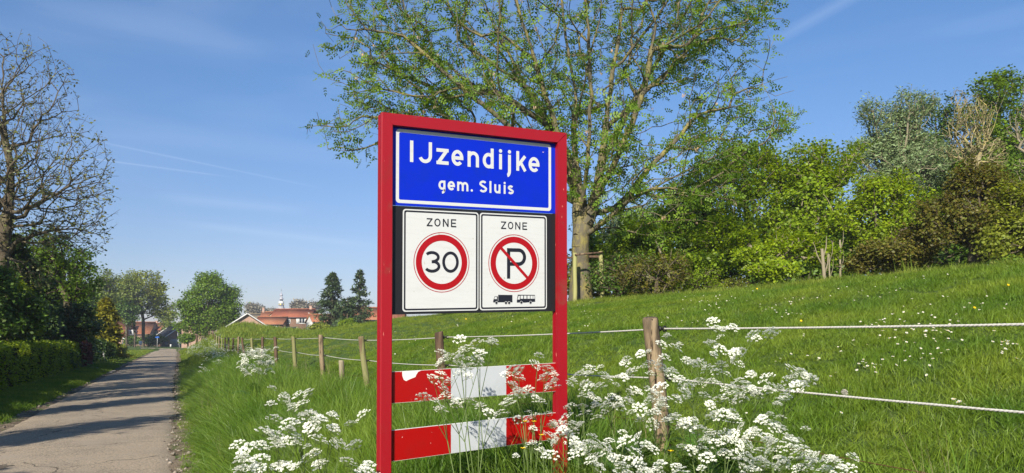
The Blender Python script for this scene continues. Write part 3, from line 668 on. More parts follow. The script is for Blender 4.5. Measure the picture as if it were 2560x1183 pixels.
def grow(chains, tips, rg, alpha=.3, seg=.5, bend=.18, jit=.06, minidx=2):
    """skeleton: every tip joins the nearest cheap node already there. chains: (point list, parent chain index or None)"""
    pos = []; par = []; pl = []; ok = []
    ends = []
    for pts, pc in chains:
        pts = np.asarray(pts, float); prev = -1
        if pc is not None:
            arr = np.array(pos); prev = int(np.argmin(np.linalg.norm(arr-pts[0], axis=1)))
        d = np.linalg.norm(np.diff(pts, axis=0), axis=1); cs = np.concatenate([[0], np.cumsum(d)]); m = max(2, int(cs[-1]/seg)+1); ss = np.linspace(0, cs[-1], m)
        q = np.stack([np.interp(ss, cs, pts[:, i]) for i in range(3)], 1)
        if m > 3: q[1:-1] += rg.normal(size=(m-2, 3))*jit*seg*.8
        for i, p in enumerate(q):
            if pc is not None and i == 0: continue
            pos.append(p); par.append(prev); pl.append(0 if prev < 0 else pl[prev]+np.linalg.norm(p-pos[prev])); ok.append(pc is not None or i >= m*.72); prev = len(pos)-1
    nb = len(pos); tips = np.asarray(tips); c0 = np.array(pos[nb-1 if len(chains) == 1 else 0])
    tips = tips[np.argsort(np.linalg.norm(tips-np.array(chains[0][0][-1]), axis=1)*rg.uniform(.75, 1.25, len(tips)))]
    cap = nb+len(tips)*14; PO = np.zeros((cap, 3)); PL = np.zeros(cap); OK = np.zeros(cap, bool); PA = np.full(cap, -1)
    PO[:nb] = pos; PL[:nb] = pl; OK[:nb] = ok; PA[:nb] = par; n = nb; tipi = []; D = np.zeros((cap, 3)); D[:, 2] = 1
    for i in range(1, nb):
        if PA[i] >= 0: dv = PO[i]-PO[PA[i]]; D[i] = dv/(np.linalg.norm(dv)+1e-9)
    for T in tips:
        dv = T-PO[:n]; dist = np.linalg.norm(dv, axis=1); co = np.einsum('ij,ij->i', dv, D[:n])/(dist+1e-9)
        cost = dist*(1.25-.25*co)+alpha*PL[:n]+np.where(OK[:n], 0, 1e6); a = int(np.argmin(cost))
        dd = dist[a]; k = int(min(12, max(1, round(dd/seg)))); A = PO[a]; pr = a
        o = D[a]*dd*bend*rg.uniform(.5, 1.6)+rg.normal(size=3)*dd*.05
        for i in range(1, k+1):
            t = i/k; p = A+(T-A)*t+o*4*t*(1-t)*.6+rg.normal(size=3)*jit*seg*(t < 1)
            PO[n] = p; PA[n] = pr; PL[n] = PL[pr]+np.linalg.norm(p-PO[pr]); OK[n] = True; e = p-PO[pr]; D[n] = e/(np.linalg.norm(e)+1e-9); pr = n; n += 1
        tipi.append(pr)
    PO = PO[:n]; PA = PA[:n]; cnt = np.zeros(n); cnt[tipi] = 1
    for i in range(n-1, 0, -1):
        if PA[i] >= 0: cnt[PA[i]] += cnt[i]
    return PO, PA, np.maximum(cnt, .6), D[:n], nb
def wood_mesh(PO, PA, cnt, rtip, pw=.48, rmax=None, k=4, minr=0, trunk=None, kt=9):
    mb = MB(); i = np.where(PA >= 0)[0]; r = rtip*cnt**pw
    if rmax: r = np.minimum(r, rmax)
    big = i[r[i] > .045]; sm = i[r[i] <= .045]
    for s, kk in ((big, kt), (sm, k)):
        if len(s):
            pr = PA[s]; ra = np.minimum(r[pr], r[s]*1.35); mb.frusta(PO[pr], PO[s], ra, r[s], kk)
    return mb, r
def ell_tips(rg, ells, n, shell=.55):
    """points in a union of ellipsoids, pushed towards the outside"""
    V = np.array([e[1][0]*e[1][1]*e[1][2] for e in ells])**.8; V /= V.sum(); out = []
    for (c, rad), f in zip(ells, V):
        m = int(n*f)+1; d = rdir(rg, m); rr = (shell**3+(1-shell**3)*rg.random(m))**(1/3); out.append(np.array(c)+d*rr[:, None]*np.array(rad))
    return np.concatenate(out)
m_bark = mat('bark_ash', (.115, .10, .07), .95, .1, noise=[((.21, .18, .065), 3.2, 5, .47, .62, (1, 1, .5)), ((.09, .08, .06), 9, 4, .52, .7, (1, 1, .3)), ((.27, .22, .06), 7, 4, .62, .7, (1, 1, 1))], bump=(18, (1, 1, .25), .03, .9))
m_bark_d = mat('bark_dark', (.085, .068, .047), .95, .1, noise=[((.17, .15, .09), 4, 5, .5, .68, (1, 1, .4))], bump=(18, (1, 1, .25), .02, .8))
m_bark_p = mat('bark_pale', (.22, .19, .13), .95, .1, noise=[((.20, .17, .11), 5, 5, .5, .68, (1, 1, .4))], bump=(18, (1, 1, .25), .02, .8))
m_bark_y = mat('bark_lichen', (.26, .22, .13), .95, .1, noise=[((.38, .32, .10), 5, 5, .5, .66, (1, 1, 1))])
LM = {
 'ash': leafmat('leaf_ash', (.090, .175, .016), (.175, .27, .024), .42),
 'oak': leafmat('leaf_oak', (.085, .165, .012), (.165, .255, .020), .4),
 'maple': leafmat('leaf_maple', (.135, .225, .010), (.25, .34, .014), .45),
 'yellow': leafmat('leaf_yellow', (.17, .27, .010), (.28, .36, .012), .46),
 'silver': leafmat('leaf_silver', (.15, .22, .085), (.24, .31, .14), .32),
 'bronze': leafmat('leaf_bronze', (.14, .108, .020), (.125, .15, .018), .38),
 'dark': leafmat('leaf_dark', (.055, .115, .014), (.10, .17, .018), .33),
 'ever': leafmat('leaf_evergreen', (.034, .072, .016), (.075, .125, .02), .2),
 'spruce': leafmat('needle_spruce', (.045, .085, .028), (.095, .13, .05), .2),
 'gold': leafmat('needle_gold', (.30, .27, .022), (.17, .18, .022), .25),
 'far': leafmat('leaf_far', (.13, .18, .03), (.20, .24, .045), .38),
 'olive': leafmat('leaf_olive', (.16, .205, .022), (.25, .28, .03), .4),
 'bud': leafmat('leaf_bud', (.12, .15, .035), (.17, .16, .05), .3),
 'copper': leafmat('leaf_copper', (.105, .025, .018), (.15, .05, .03), .3),
 'hedge': leafmat('leaf_hedge', (.14, .21, .014), (.25, .31, .018), .42),
 'grey': leafmat('twig_grey', (.19, .17, .12), (.24, .21, .15), .2),
 'weed': leafmat('leaf_weed', (.045, .105, .018), (.08, .15, .025), .35),
}
def leaf_cloud(PO, PA, cnt, rg, per, spread, mode, size, m, low=4, frac=1.0, aspect=.6, zs=.6, ends=False):
    i = np.where((cnt <= low) & (PA >= 0))[0]
    if ends:
        hc = np.zeros(len(PA), bool); hc[PA[PA >= 0]] = True; tp = np.where(~hc)[0]; p1 = PA[tp]; p2 = PA[np.maximum(p1, 0)]; i = np.concatenate([tp, tp, p1, p2]); i = i[(i > 0)]; i = i[PA[i] >= 0]
    if frac < 1: i = i[rg.random(len(i)) < frac]
    i = np.repeat(i, per); t = rg.random(len(i))[:, None]; base = PO[PA[i]]*(1-t)+PO[i]*t
    p = base+rg.normal(size=base.shape)*spread*np.array([1, 1, .8]); mb = MB(); o = p-(p.mean(0)-np.array([0, 0, .3])); o /= np.linalg.norm(o, axis=1)[:, None]+1e-9
    if mode == 'comp': compound(mb, p, rg, size, out=o*.8)
    else: leaf_quads(mb, p, rg, size, aspect, zs, out=o)
    return mb
def px_ell(x, y, rx, ry, Z, rz=None):
    """an ellipsoid given by its outline in the photograph at distance Z"""
    s = Z/1850.; return (P(x, y, Z), (rx*s, rz if rz else rx*s*.8, ry*s))
# --- the big ash on the crest
def build_ash():
    rg = np.random.default_rng(11); Z = 25.0; b = P(1452, 752, Z); b[2] = float(H(b[0], b[1]))
    t = thing('ash_tree', 'big ash tree with many upright lichen-covered limbs and thin spring leaves behind the town sign', 'tree', tuple(b))
    q = lambda x, y, dz=0: P(x, y, Z+dz)-b
    ch = [([np.array([0, 0, -.2]), q(1450, 700), q(1450, 640), q(1453, 590)], None),
          ([q(1453, 590), q(1447, 500, .3), q(1436, 380, .5), q(1438, 230, .6), q(1410, 60, .9), q(1395, -120, 1), q(1390, -260, 1)], 0),
          ([q(1455, 588), q(1486, 510, -.2), q(1507, 400, -.3), q(1522, 250, -.4), q(1545, 100, -.3), q(1560, -60, -.2), q(1600, -230, 0)], 0),
          ([q(1458, 592), q(1505, 560, -.6), q(1560, 512, -1.2), q(1640, 468, -1.6), q(1735, 418, -2), q(1850, 360, -2.4)], 0),
          ([q(1436, 420, .5), q(1380, 320, 1.1), q(1300, 190, 1.6), q(1230, 60, 2), q(1180, -80, 2.2)], 1),
          ([q(1445, 470, .3), q(1350, 380, -1), q(1230, 280, -1.6), q(1110, 180, -2), q(1010, 90, -2)], 1),
          ([q(1436, 330, .5), q(1465, 180, -.8), q(1500, 40, -1.2), q(1510, -120, -1.5)], 1),
          ([q(1440, 300, .5), q(1370, 150, -.6), q(1320, 20, -1), q(1290, -120, -1)], 1),
          ([q(1516, 320, -.3), q(1600, 240, .4), q(1700, 150, .8), q(1830, 70, 1), q(1900, 20, 1)], 2),
          ([q(1505, 400, -.3), q(1600, 330, 1.3), q(1700, 300, 2), q(1840, 260, 2.4)], 2),
          ([q(1535, 180, -.3), q(1620, 70, -1), q(1700, -40, -1.5), q(1750, -150, -2)], 2),
          ([q(1640, 468, -1.6), q(1740, 480, -2.4), q(1830, 500, -3), q(1900, 530, -3)], 3),
          ([q(1447, 510, .3), q(1330, 440, 1.8), q(1200, 400, 2.6), q(1050, 370, 3), q(920, 330, 3)], 1),
          ([q(1448, 500, .3), q(1405, 360, -.9), q(1350, 200, -1.3), q(1300, 40, -1.6), q(1270, -100, -1.6)], 0),
          ([q(1450, 540, .2), q(1470, 400, -1.0), q(1478, 240, -1.5), q(1470, 60, -1.8), q(1450, -120, -2)], 0),
          ([q(1453, 560, .1), q(1420, 430, 1.2), q(1340, 260, 2.2), q(1250, 130, 2.6), q(1150, 40, 2.8)], 0),
          ([q(1486, 510, -.2), q(1550, 380, -1.2), q(1610, 230, -1.6), q(1640, 60, -1.8)], 2),
          ([q(1507, 400, -.3), q(1580, 260, .9), q(1680, 90, 1.2), q(1750, -40, 1.4)], 2),
          ([q(1380, 320, 1.1), q(1240, 230, 0), q(1080, 250, -.6), q(940, 220, -1)], 4)]
    ch = [([p for p in c], k) for c, k in ch]
    E_ = [px_ell(1400, -20, 540, 330, Z, 4.6), px_ell(980, 80, 180, 120, Z, 2.6), px_ell(900, 330, 125, 75, Z-.5, 1.6), px_ell(1000, 230, 190, 110, Z, 3.2),
          px_ell(1780, 60, 160, 150, Z, 3), px_ell(1840, 290, 150, 120, Z, 2.6), px_ell(1700, 400, 200, 100, Z-1.5, 2.6), px_ell(1780, 510, 120, 45, Z-2.5, 1.5), px_ell(1520, 400, 110, 190, Z-1, 2.5), px_ell(1240, 300, 230, 150, Z, 3.6),
          px_ell(1640, 540, 90, 60, Z-1.8, 1.5), px_ell(1950, 300, 40, 40, Z, .8), px_ell(1930, 40, 40, 30, Z, .6), px_ell(800, 330, 50, 30, Z, .6), px_ell(800, 95, 30, 40, Z, .5)]
    tips = ell_tips(rg, E_, 3800, .35)-b; tips = tips[tips[:, 2] < 13]
    PO, PA, cnt, D, nb = grow(ch, tips, rg, .26, .40, .07, .06)
    mb, r = wood_mesh(PO, PA, cnt, .0062, .50, .30, 4)
    # root flare
    mb.frusta([np.array([.0, 0, -.2])], [np.array([0, 0, 1.4])], .46, .32, 14)
    obj('trunk', mb, m_bark, t, smooth=True)
    lm = leaf_cloud(PO, PA, cnt, rg, 2, .13, 'comp', .28, None, low=2, frac=.56, ends=True)
    obj('crown', lm, LM['ash'], t)
    # hanging seed bunches
    i = np.where((cnt <= 2) & (PA >= 0))[0]; i = rg.choice(i, 130, False); mb = MB()
    for p in PO[i]:
        n = 9; leaf_quads(mb, p+rg.normal(size=(n, 3))*.03-np.array([0, 0, .08]), rg, .09, .3, axis=np.tile([[0.05, 0, -1.]], (n, 1)))
    obj('seed_bunch', tag(obj('seed_bunch', mb, leafmat('seed_tan', (.36, .24, .13), (.42, .30, .2), .2), t), kind='stuff').data, None, t) if False else tag(obj('seed_bunches', mb, leafmat('seed_tan', (.36, .24, .13), (.42, .30, .2), .2), t), kind='stuff')
    return t
build_ash()
# stakes and cross rails round its trunk
def stake(x0, y0, x1, y1, Z, r, lab, m):
    a = P(x0, y0, Z); b = P(x1, y1, Z); gz = float(H(b[0], b[1])); h = a[2]-gz
    return tag(obj('tree_stake', post_mb(h, r, ((a[0]-b[0])/h, 0), 9, int(x0)), m, loc=(b[0], b[1], gz)), lab, 'stake')
m_stake = mat('algae_wood', (.30, .29, .12), .95, .1, noise=[((.2, .17, .08), 4, 4, .5, .7, (1, 1, .3))])
stake(1501, 628, 1507, 745, 24.3, .075, 'tall pale green tree stake leaning slightly, standing free to the right of the ash trunk', m_stake)
stake(1437, 632, 1438, 745, 24.0, .075, 'green-stained tree stake standing in front of the ash trunk', m_stake)
mb = MB()
A, B, C_ = P(1437, 638, 24.0), P(1502, 632, 24.3), P(1395, 645, 25.9)
o = thing('stake_rails', 'dark crossbars nailed between the two stakes around the ash trunk', 'rail', tuple(A))
for p, q_, r in ((A+np.array([0, -.09, 0]), B+np.array([.05, -.09, 0]), .035), (A+np.array([0, .1, -.07]), C_, .04), (B+np.array([0, .1, -.12]), P(1440, 643, 25.8), .05)):
    m1 = MB(); m1.tube(np.array([p, (p+q_)/2, q_])-A, r, 6); obj('crossbar', m1, m_wood_d, o)

# --- ordinary leafy trees
def tree(label, cat, xc, yb, Z, ells, leaf, seed, ntips=420, per=9, size=.16, spread=.22, bark=m_bark_d, rtip=.010, group=None, name='leafy_tree', stems=1, aspect=.7, low=3, frac=1.0, zs=.5, mode='q', seg=.6, alpha=.3, trunk_top=None, shell=.5, gz=None, rmax=None, dens=2.1, lobes=7):
    rg = np.random.default_rng(seed); b = P(xc, yb, Z); b[2] = float(H(b[0], b[1])) if gz is None else gz
    t = thing(name, label, cat, tuple(b), 0, group)
    E_ = [px_ell(*e) if len(e) in (5, 6) else e for e in ells]; E2 = []
    for (c, r_) in E_:      # break every mass into smaller leaning lobes so that the outline stays ragged
        c = np.array(c); r_ = np.array(r_); E2.append((c, r_*.74))
        for dd in rdir(rg, lobes): f = rg.uniform(.26, .50); E2.append((c+dd*r_*(1.06-f)*rg.uniform(.85, 1.12), r_*f*rg.uniform(.75, 1.25, 3)))
    tips = ell_tips(rg, E2, ntips, shell)-b
    tips = tips[tips[:, 2] > .15]
    top = np.mean([e[0] for e in E_], axis=0)-b; hi = max(e[0][2]+e[1][2]*.6 for e in E_)-b[2]; lo = max(.3, min(e[0][2]-e[1][2]*.85 for e in E_)-b[2])
    if trunk_top: lo = trunk_top
    ch = [([np.array([0, 0, -.15]), np.array([0, 0, lo*.5]), np.array([top[0]*.1, top[1]*.1, lo])], None)]
    for s in range(stems):
        a = rg.uniform(0, 6.28); rr = .0 if stems == 1 else .25*hi*.3
        ch.append(([ch[0][0][-1], np.array([top[0]*.5+rr*math.cos(a), top[1]*.5+rr*math.sin(a), (lo+hi)*.5]), np.array([top[0]+rr*1.8*math.cos(a), top[1]+rr*1.8*math.sin(a), hi])], 0))
    PO, PA, cnt, D, nb = grow(ch, tips, rg, alpha, seg, .09, .07)
    mb, r = wood_mesh(PO, PA, cnt, rtip, .46, rmax, 4, kt=8); obj('trunk', mb, bark, t, smooth=True)
    obj('crown', leaf_cloud(PO, PA, cnt, rg, int(per*dens) if per > 4 else per+1, spread*.85, mode, size*.84 if per > 4 else size, None, low, frac, aspect, zs), LM[leaf] if isinstance(leaf, str) else leaf, t)
    return t
G_W = 'trees of the wood behind the dyke'
tree('bright green maple, tallest just right of the ash, above the dyke', 'tree', 1880, 700, 33, [(1875, 425, 125, 100, 33), (1790, 500, 130, 115, 32), (1900, 590, 120, 80, 32)], 'maple', 21, 900, 13, .17, .22, group=G_W)
tree('fresh green maple with a bright rounded top, left of the silvery willow', 'tree', 2060, 700, 32, [(2075, 415, 110, 85, 32), (2010, 430, 80, 80, 32), (2040, 530, 130, 120, 31), (2100, 600, 110, 70, 31)], 'maple', 22, 900, 13, .17, .22, bark=m_bark_p, group=G_W)
tree('silvery grey-green willow standing high over the maples', 'tree', 2250, 700, 40, [(2230, 330, 95, 90, 40), (2190, 280, 50, 45, 40), (2280, 270, 70, 55, 40), (2290, 400, 110, 110, 40), (2180, 420, 80, 90, 40)], 'silver', 23, 1600, 12, .20, .22, bark=m_bark_p, aspect=.35, group=G_W, stems=3)
tree('dark green tree with its dense top between the willow and the bare branches', 'tree', 2360, 690, 43, [(2350, 320, 60, 70, 43), (2330, 420, 100, 80, 43), (2340, 520, 90, 80, 43)], 'dark', 24, 700, 12, .2, .25, group=G_W)
tree('tall green tree reaching highest at the right edge of the wood', 'tree', 2500, 680, 40, [(2490, 230, 70, 65, 40), (2450, 290, 60, 60, 40), (2530, 320, 80, 80, 40), (2470, 420, 110, 90, 40), (2560, 440, 90, 90, 40)], 'oak', 25, 1100, 12, .2, .24, group=G_W)
tree('half bare tree of upright yellow-brown branches before the tall green tree', 'tree', 2440, 640, 31, [(2430, 300, 70, 70, 31), (2400, 380, 55, 40, 31), (2480, 380, 55, 60, 31), (2400, 250, 30, 30, 31)], 'bud', 26, 1500, 5, .11, .10, bark=m_bark_y, rtip=.0055, dens=1, group=G_W, stems=4, frac=.35, low=1.5, seg=.45)
tree('nearly leafless grey tree cut by the right edge of the picture', 'tree', 2590, 640, 30, [(2560, 320, 40, 80, 30), (2590, 420, 60, 80, 30), (2600, 250, 60, 60, 30)], 'bud', 27, 700, 2, .10, .12, bark=m_bark_p, rtip=.007, group=G_W, stems=3, frac=.4, low=1.5, seg=.45)
tree('yellow-green field maple glowing in the middle of the wood', 'tree', 2225, 690, 29, [(2210, 500, 95, 65, 29), (2150, 560, 90, 70, 29), (2240, 580, 80, 70, 29)], 'yellow', 28, 700, 12, .15, .2, group=G_W)
tree('low yellow-green bush tree in full sun at the edge of the wood, centre', 'tree', 1950, 712, 26, [(1900, 640, 80, 30, 26), (1975, 610, 70, 28, 26), (1850, 600, 50, 22, 27), (2050, 640, 45, 26, 26), (1930, 680, 70, 22, 25)], 'yellow', 29, 620, 11, .13, .16, group=G_W, bark=m_bark_p)
tree('large bronze-brown hawthorn on the far right above the crest', 'tree', 2440, 665, 24, [(2440, 490, 110, 85, 24), (2380, 560, 100, 75, 24), (2490, 570, 110, 75, 24)], 'bronze', 30, 1000, 13, .12, .15, group=G_W, name='hawthorn_tree')
tree('dark green and bronze thorn tree leaning out at the right frame edge', 'tree', 2560, 655, 23, [(2560, 530, 80, 90, 23), (2600, 600, 90, 70, 23), (2510, 610, 60, 45, 23)], 'olive', 31, 800, 12, .12, .15, group=G_W, name='hawthorn_tree')
tree('low spreading brown hawthorn reaching down to the grass right of the pale trunk', 'tree', 2230, 690, 25, [(2230, 640, 110, 38, 25), (2300, 590, 60, 40, 25), (2160, 660, 60, 25, 25)], 'bronze', 32, 800, 13, .11, .13, group=G_W, name='hawthorn_tree')
tree('green hazel bush tree under the ash branches right of the stakes', 'tree', 1590, 738, 29, [(1590, 610, 100, 70, 29), (1540, 680, 70, 50, 28), (1650, 670, 80, 50, 28)], 'maple', 33, 800, 11, .15, .2, group=G_W)
tree('dark green tree in the shade between the ash and the first maple', 'tree', 1720, 728, 31, [(1720, 560, 110, 70, 31), (1720, 640, 110, 70, 30), (1780, 660, 70, 50, 29)], 'oak', 34, 800, 11, .16, .2, group=G_W)
tree('mixed green tree rising behind the ash limbs, lower left of the wood', 'tree', 1540, 735, 38, [(1500, 600, 80, 60, 38), (1600, 560, 110, 60, 38)], 'silver', 35, 500, 9, .2, .25, group=G_W)
tree('dark olive tree filling the gap low between yellow bush and brown hawthorn', 'tree', 2090, 700, 30, [(2090, 640, 90, 55, 30), (2000, 660, 70, 40, 30)], 'oak', 36, 620, 11, .15, .2, group=G_W)
tree('fresh maple filling the wall of leaves between tallest maple and willow', 'tree', 1985, 700, 35, [(1985, 480, 80, 90, 35), (1960, 580, 90, 80, 34)], 'maple', 37, 700, 11, .17, .22, group=G_W)
tree('green oak between the yellow-green maple and the bronze hawthorn', 'tree', 2330, 690, 33, [(2330, 540, 80, 70, 33), (2370, 620, 80, 50, 32)], 'oak', 38, 600, 11, .17, .22, group=G_W)
tree('fresh green young tree close behind the ash trunk and stakes', 'tree', 1500, 745, 30, [(1490, 650, 60, 70, 30), (1560, 690, 60, 40, 30)], 'maple', 39, 500, 11, .15, .2, group=G_W)
tree('sunlit maple under the reaching lowest ash limb', 'tree', 1790, 728, 29, [(1790, 600, 80, 60, 29), (1740, 670, 90, 45, 28)], 'maple', 40, 600, 11, .15, .2, group=G_W)
G_S = 'shrubs along the foot of the wood'
def bushes():
    protos = {}
    def bush_proto(leaf, seed):
        rg = np.random.default_rng(seed); b = thing('shrub', 'x', 'shrub'); tips = ell_tips(rg, [((0, 0, .8), (1.2, 1.1, .8)), ((.5, -.2, 1.1), (.7, .7, .6)), ((-.6, .1, .9), (.7, .7, .6))], 300, .5); tips = tips[tips[:, 2] > .05]
        PO, PA, cnt, D, nb = grow([([np.array([0, 0, -.1]), np.array([0, 0, .25])], None), ([np.array([0, 0, .25]), np.array([.1, 0, 1.1])], 0)], tips, rg, .2, .3, .15, .1)
        mb, r = wood_mesh(PO, PA, cnt, .006, .45); obj('stems', mb, m_bark_d, b); obj('crown', leaf_cloud(PO, PA, cnt, rg, 12, .11, 'q', .085, None, 3), LM[leaf], b); return b
    spec = [('dark', 1560, 24.0, 1.0, 'dark green shrub at the grass edge right of the free-standing stake'), ('bronze', 1640, 22.8, .95, 'brown-leaved low shrub in front of the dark wood edge below the ash branch'),
            ('olive', 1500, 27, 1.3, 'olive shrub just behind the free-standing tree stake'), ('maple', 1740, 23.5, .75, 'small fresh green shrub near the middle of the grass crest'), ('olive', 1820, 24.5, .7, 'low olive shrub with white blossom specks before the maples'),
            ('dark', 2100, 25, .8, 'deep green shrub beside the pale leaning trunk at the crest'), ('oak', 2330, 22, .75, 'green shrub under the large bronze hawthorn'), ('olive', 2450, 21, .8, 'olive shrub touching the grass below the bronze hawthorn'),
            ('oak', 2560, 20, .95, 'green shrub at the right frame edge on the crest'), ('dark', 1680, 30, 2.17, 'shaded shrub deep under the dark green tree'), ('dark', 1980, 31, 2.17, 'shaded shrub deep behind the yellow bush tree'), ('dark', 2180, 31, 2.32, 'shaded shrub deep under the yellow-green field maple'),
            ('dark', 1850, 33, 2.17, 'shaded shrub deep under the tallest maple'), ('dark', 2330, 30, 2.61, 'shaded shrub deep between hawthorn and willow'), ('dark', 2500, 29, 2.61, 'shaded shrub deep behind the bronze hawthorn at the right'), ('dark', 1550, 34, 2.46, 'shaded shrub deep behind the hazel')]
    for i, (lf, x, Z, s, lab) in enumerate(spec):
        p = P(x, 740, Z); g = float(H(p[0], p[1]))
        if lf not in protos: protos[lf] = bush_proto(lf, 50+i); o = protos[lf]; o.location = (p[0], p[1], g); o.scale = (s, s, s)
        else: o = copy_thing(protos[lf], (p[0], p[1], g), i*1.7, s)
        o['label'] = lab; o['group'] = G_S
bushes()
# a few bare stems at the wood's edge
def bare_stem(x0, y0, x1, y1, Z, r, lab):
    a = P(x1, y1, Z); a[2] = float(H(a[0], a[1]))-.05; b = P(x0, y0, Z); mb = MB(); mid = (a+b)/2+np.array([.05, 0, 0])
    mb.tube(np.array([a, mid, b])-a, [r, r*.8, r*.6], 7)
    for k in range(3): s = mid+(b-mid)*(.2+.25*k); mb.tube(np.array([s, s+np.array([.16*(-1)**k, .1, .4]), s+np.array([.22*(-1)**k, .2, .8])])-a, [r*.4, r*.25, r*.1], 5)
    tag(obj('bare_trunk', mb, m_bark_p, loc=tuple(a), smooth=True), lab, 'trunk', 'pale bare stems at the edge of the wood')
bare_stem(2055, 622, 2060, 690, 24.9, .08, 'pale bare trunk at the crest, thickest of the stems right of the yellow bush')
bare_stem(2072, 635, 2069, 690, 25.2, .035, 'thin bare stem close beside the thick pale trunk at the crest')
bare_stem(2100, 600, 2093, 690, 26.5, .05, 'slanting bare stem among the leaves right of the thick pale trunk')
bare_stem(1640, 600, 1700, 735, 27, .06,'thin leaning stem in the shade right of the ash stakes')

# --- left side of the road
G_L = 'trees and conifers along the left of the road'
def build_bare():
    rg = np.random.default_rng(91); Z = 35.0; b = P(-5, 890, Z); b[2] = float(H(b[0], b[1]))
    t = thing('half_bare_tree', 'tall half bare tree with dark branches and first tiny leaves at the left picture edge', 'tree', tuple(b), 0, G_L)
    q = lambda x, y, dz=0: P(x, y, Z+dz)-b
    ch = [([np.array([0, 0, -.2]), q(0, 700), q(8, 600), q(22, 520)], None),
          ([q(22, 520), q(28, 440), q(12, 330), q(5, 230), q(12, 120)], 0),
          ([q(14, 570), q(110, 560, -.8), q(200, 570, -1.2), q(270, 600, -1.4)], 0),
          ([q(24, 505), q(100, 480, .6), q(190, 500, 1), q(260, 530, 1)], 0),
          ([q(27, 460), q(110, 440, -.6), q(190, 450, -1), q(270, 500, -1)], 1),
          ([q(18, 370), q(100, 350, .8), q(180, 330, 1), q(240, 350, 1)], 1),
          ([q(8, 290), q(90, 230, -.6), q(150, 200, -.8), q(200, 210, -1)], 1),
          ([q(5, 240), q(60, 150, .5), q(110, 120, .8)], 1),
          ([q(12, 330), q(-80, 250), q(-160, 200)], 1), ([q(22, 520), q(-100, 440), q(-200, 400)], 0), ([q(4, 640), q(60, 660, -1), q(90, 720, -1.5)], 0)]
    E_ = [px_ell(60, 420, 215, 215, Z, 4.2), px_ell(20, 200, 160, 130, Z, 3), px_ell(140, 500, 140, 130, Z, 3.5), px_ell(-120, 350, 180, 230, Z, 4), px_ell(170, 600, 90, 50, Z, 2), px_ell(70, 690, 60, 50, Z-1, 1.5)]
    tips = ell_tips(rg, E_, 4000, .3)-b
    PO, PA, cnt, D, nb = grow(ch, tips, rg, .26, .45, .08, .07); mb, r = wood_mesh(PO, PA, cnt, .0068, .47, .30, 3); obj('trunk', mb, m_bark_d, t, smooth=True)
    obj('crown', leaf_cloud(PO, PA, cnt, rg, 4, .10, 'q', .16, None, 2, .6, .5), LM['bud'], t)
build_bare()
tree('green leafy tree under the half bare one at the left edge', 'tree', 170, 900, 44, [(150, 630, 110, 55, 44), (90, 690, 100, 70, 44), (205, 700, 70, 60, 44)], 'oak', 92, 900, 9, .20, .22, group=G_L, frac=.8)
def conifer(label, x, Z, ytop, ybase, rpx, leaf, seed, droop=.25, n=30, size=.35, group=G_L, dens=1.0, name='conifer_tree', bark=m_bark_d, cone=1.0, per=26, gz=None):
    rg = np.random.default_rng(seed); b = P(x, ybase, Z); b[2] = float(H(b[0], b[1])) if gz is None else gz; top = P(x, ytop, Z)[2]-b[2]; R_ = rpx*Z/1850
    t = thing(name, label, 'conifer', tuple(b), 0, group); mb = MB(); mb.tube([(0, 0, -.1), (0, 0, top*.5), (0, 0, top)], [R_*.07+.04, R_*.04+.03, .01], 7); pts = []; ax = []
    for i in range(n):
        f = (i+.5)/n; z = top*(.04+.96*f); rad = R_*((1-f)**cone*.96+.04)*rg.uniform(.72, 1.15)
        for k in range(int(rg.integers(4, 7)*dens)+1):
            a = rg.uniform(0, 6.28); d = np.array([math.cos(a), math.sin(a), 0]); rr = rad*rg.uniform(.65, 1.1); e = np.array([0, 0, z])+d*rr+np.array([0, 0, -droop*rr+.18*rr*(f > .6)])
            s = np.array([0, 0, z]); m_ = (s+e)/2+np.array([0, 0, .05*rr]); mb.tube([s, m_, e], [.02+R_*.008, .015, .006], 3, cap=False)
            m = int(per*(.35+rr/R_)); tt = np.sqrt(rg.random(m))[:, None]; p = s*(1-tt)+e*tt+np.array([0, 0, 1])*.15*rr*tt*(1-tt)+rg.normal(size=(m, 3))*np.array([.13, .13, .05])*rr; pts.append(p)
            ax.append(d[None]*.8+rg.normal(size=(m, 3))*.5+np.array([0, 0, -.25]))
    pts = np.concatenate(pts); ax = np.concatenate(ax); ax /= np.linalg.norm(ax, axis=1)[:, None]
    obj('trunk', mb, bark, t, smooth=True); cm = MB(); leaf_quads(cm, pts, rg, size, .42, axis=ax, face_up=.8); obj('crown', cm, LM[leaf], t); return t
conifer('broad dark conifer, nearest and largest on the left', 30, 38, 590, 940, 150, 'ever', 101, n=46, size=.26, per=90, cone=.7, dens=1.5)
conifer('dark conifer with a stepped outline right of the nearest one', 120, 46, 640, 930, 105, 'ever', 102, n=44, size=.28, per=84, cone=.7, dens=1.4)
conifer('slim dark conifer whose pointed top stands beside the road lawn', 185, 52, 676, 910, 52, 'ever', 103, n=40, size=.28, per=70, cone=.75, dens=1.3)
conifer('golden yellow-green conifer beyond the dark conifers on the left', 264, 66, 748, 893, 44, 'gold', 104, n=34, size=.34, per=70, cone=.55, dens=1.3)
tree('dark laurel tree leaning over the hedge at the left edge', 'tree', -30, 960, 27, [(-40, 760, 110, 100, 27), (40, 790, 70, 60, 28)], 'dark', 105, 900, 11, .16, .18, group=G_L)
tree('dark yew mass between the conifers and the hedge', 'tree', 150, 930, 41, [(150, 810, 100, 55, 41), (70, 800, 80, 70, 38), (200, 840, 30, 34, 46)], 'ever', 106, 1200, 12, .2, .2, group=G_L)
tree('sunlit shrub tree with pale green leaves at the far left above the hedge', 'tree', 20, 940, 30, [(30, 745, 60, 50, 30), (80, 800, 40, 30, 30)], 'hedge', 107, 420, 9, .16, .16, group=G_L)
G_F = 'tall trees at the end of the road'
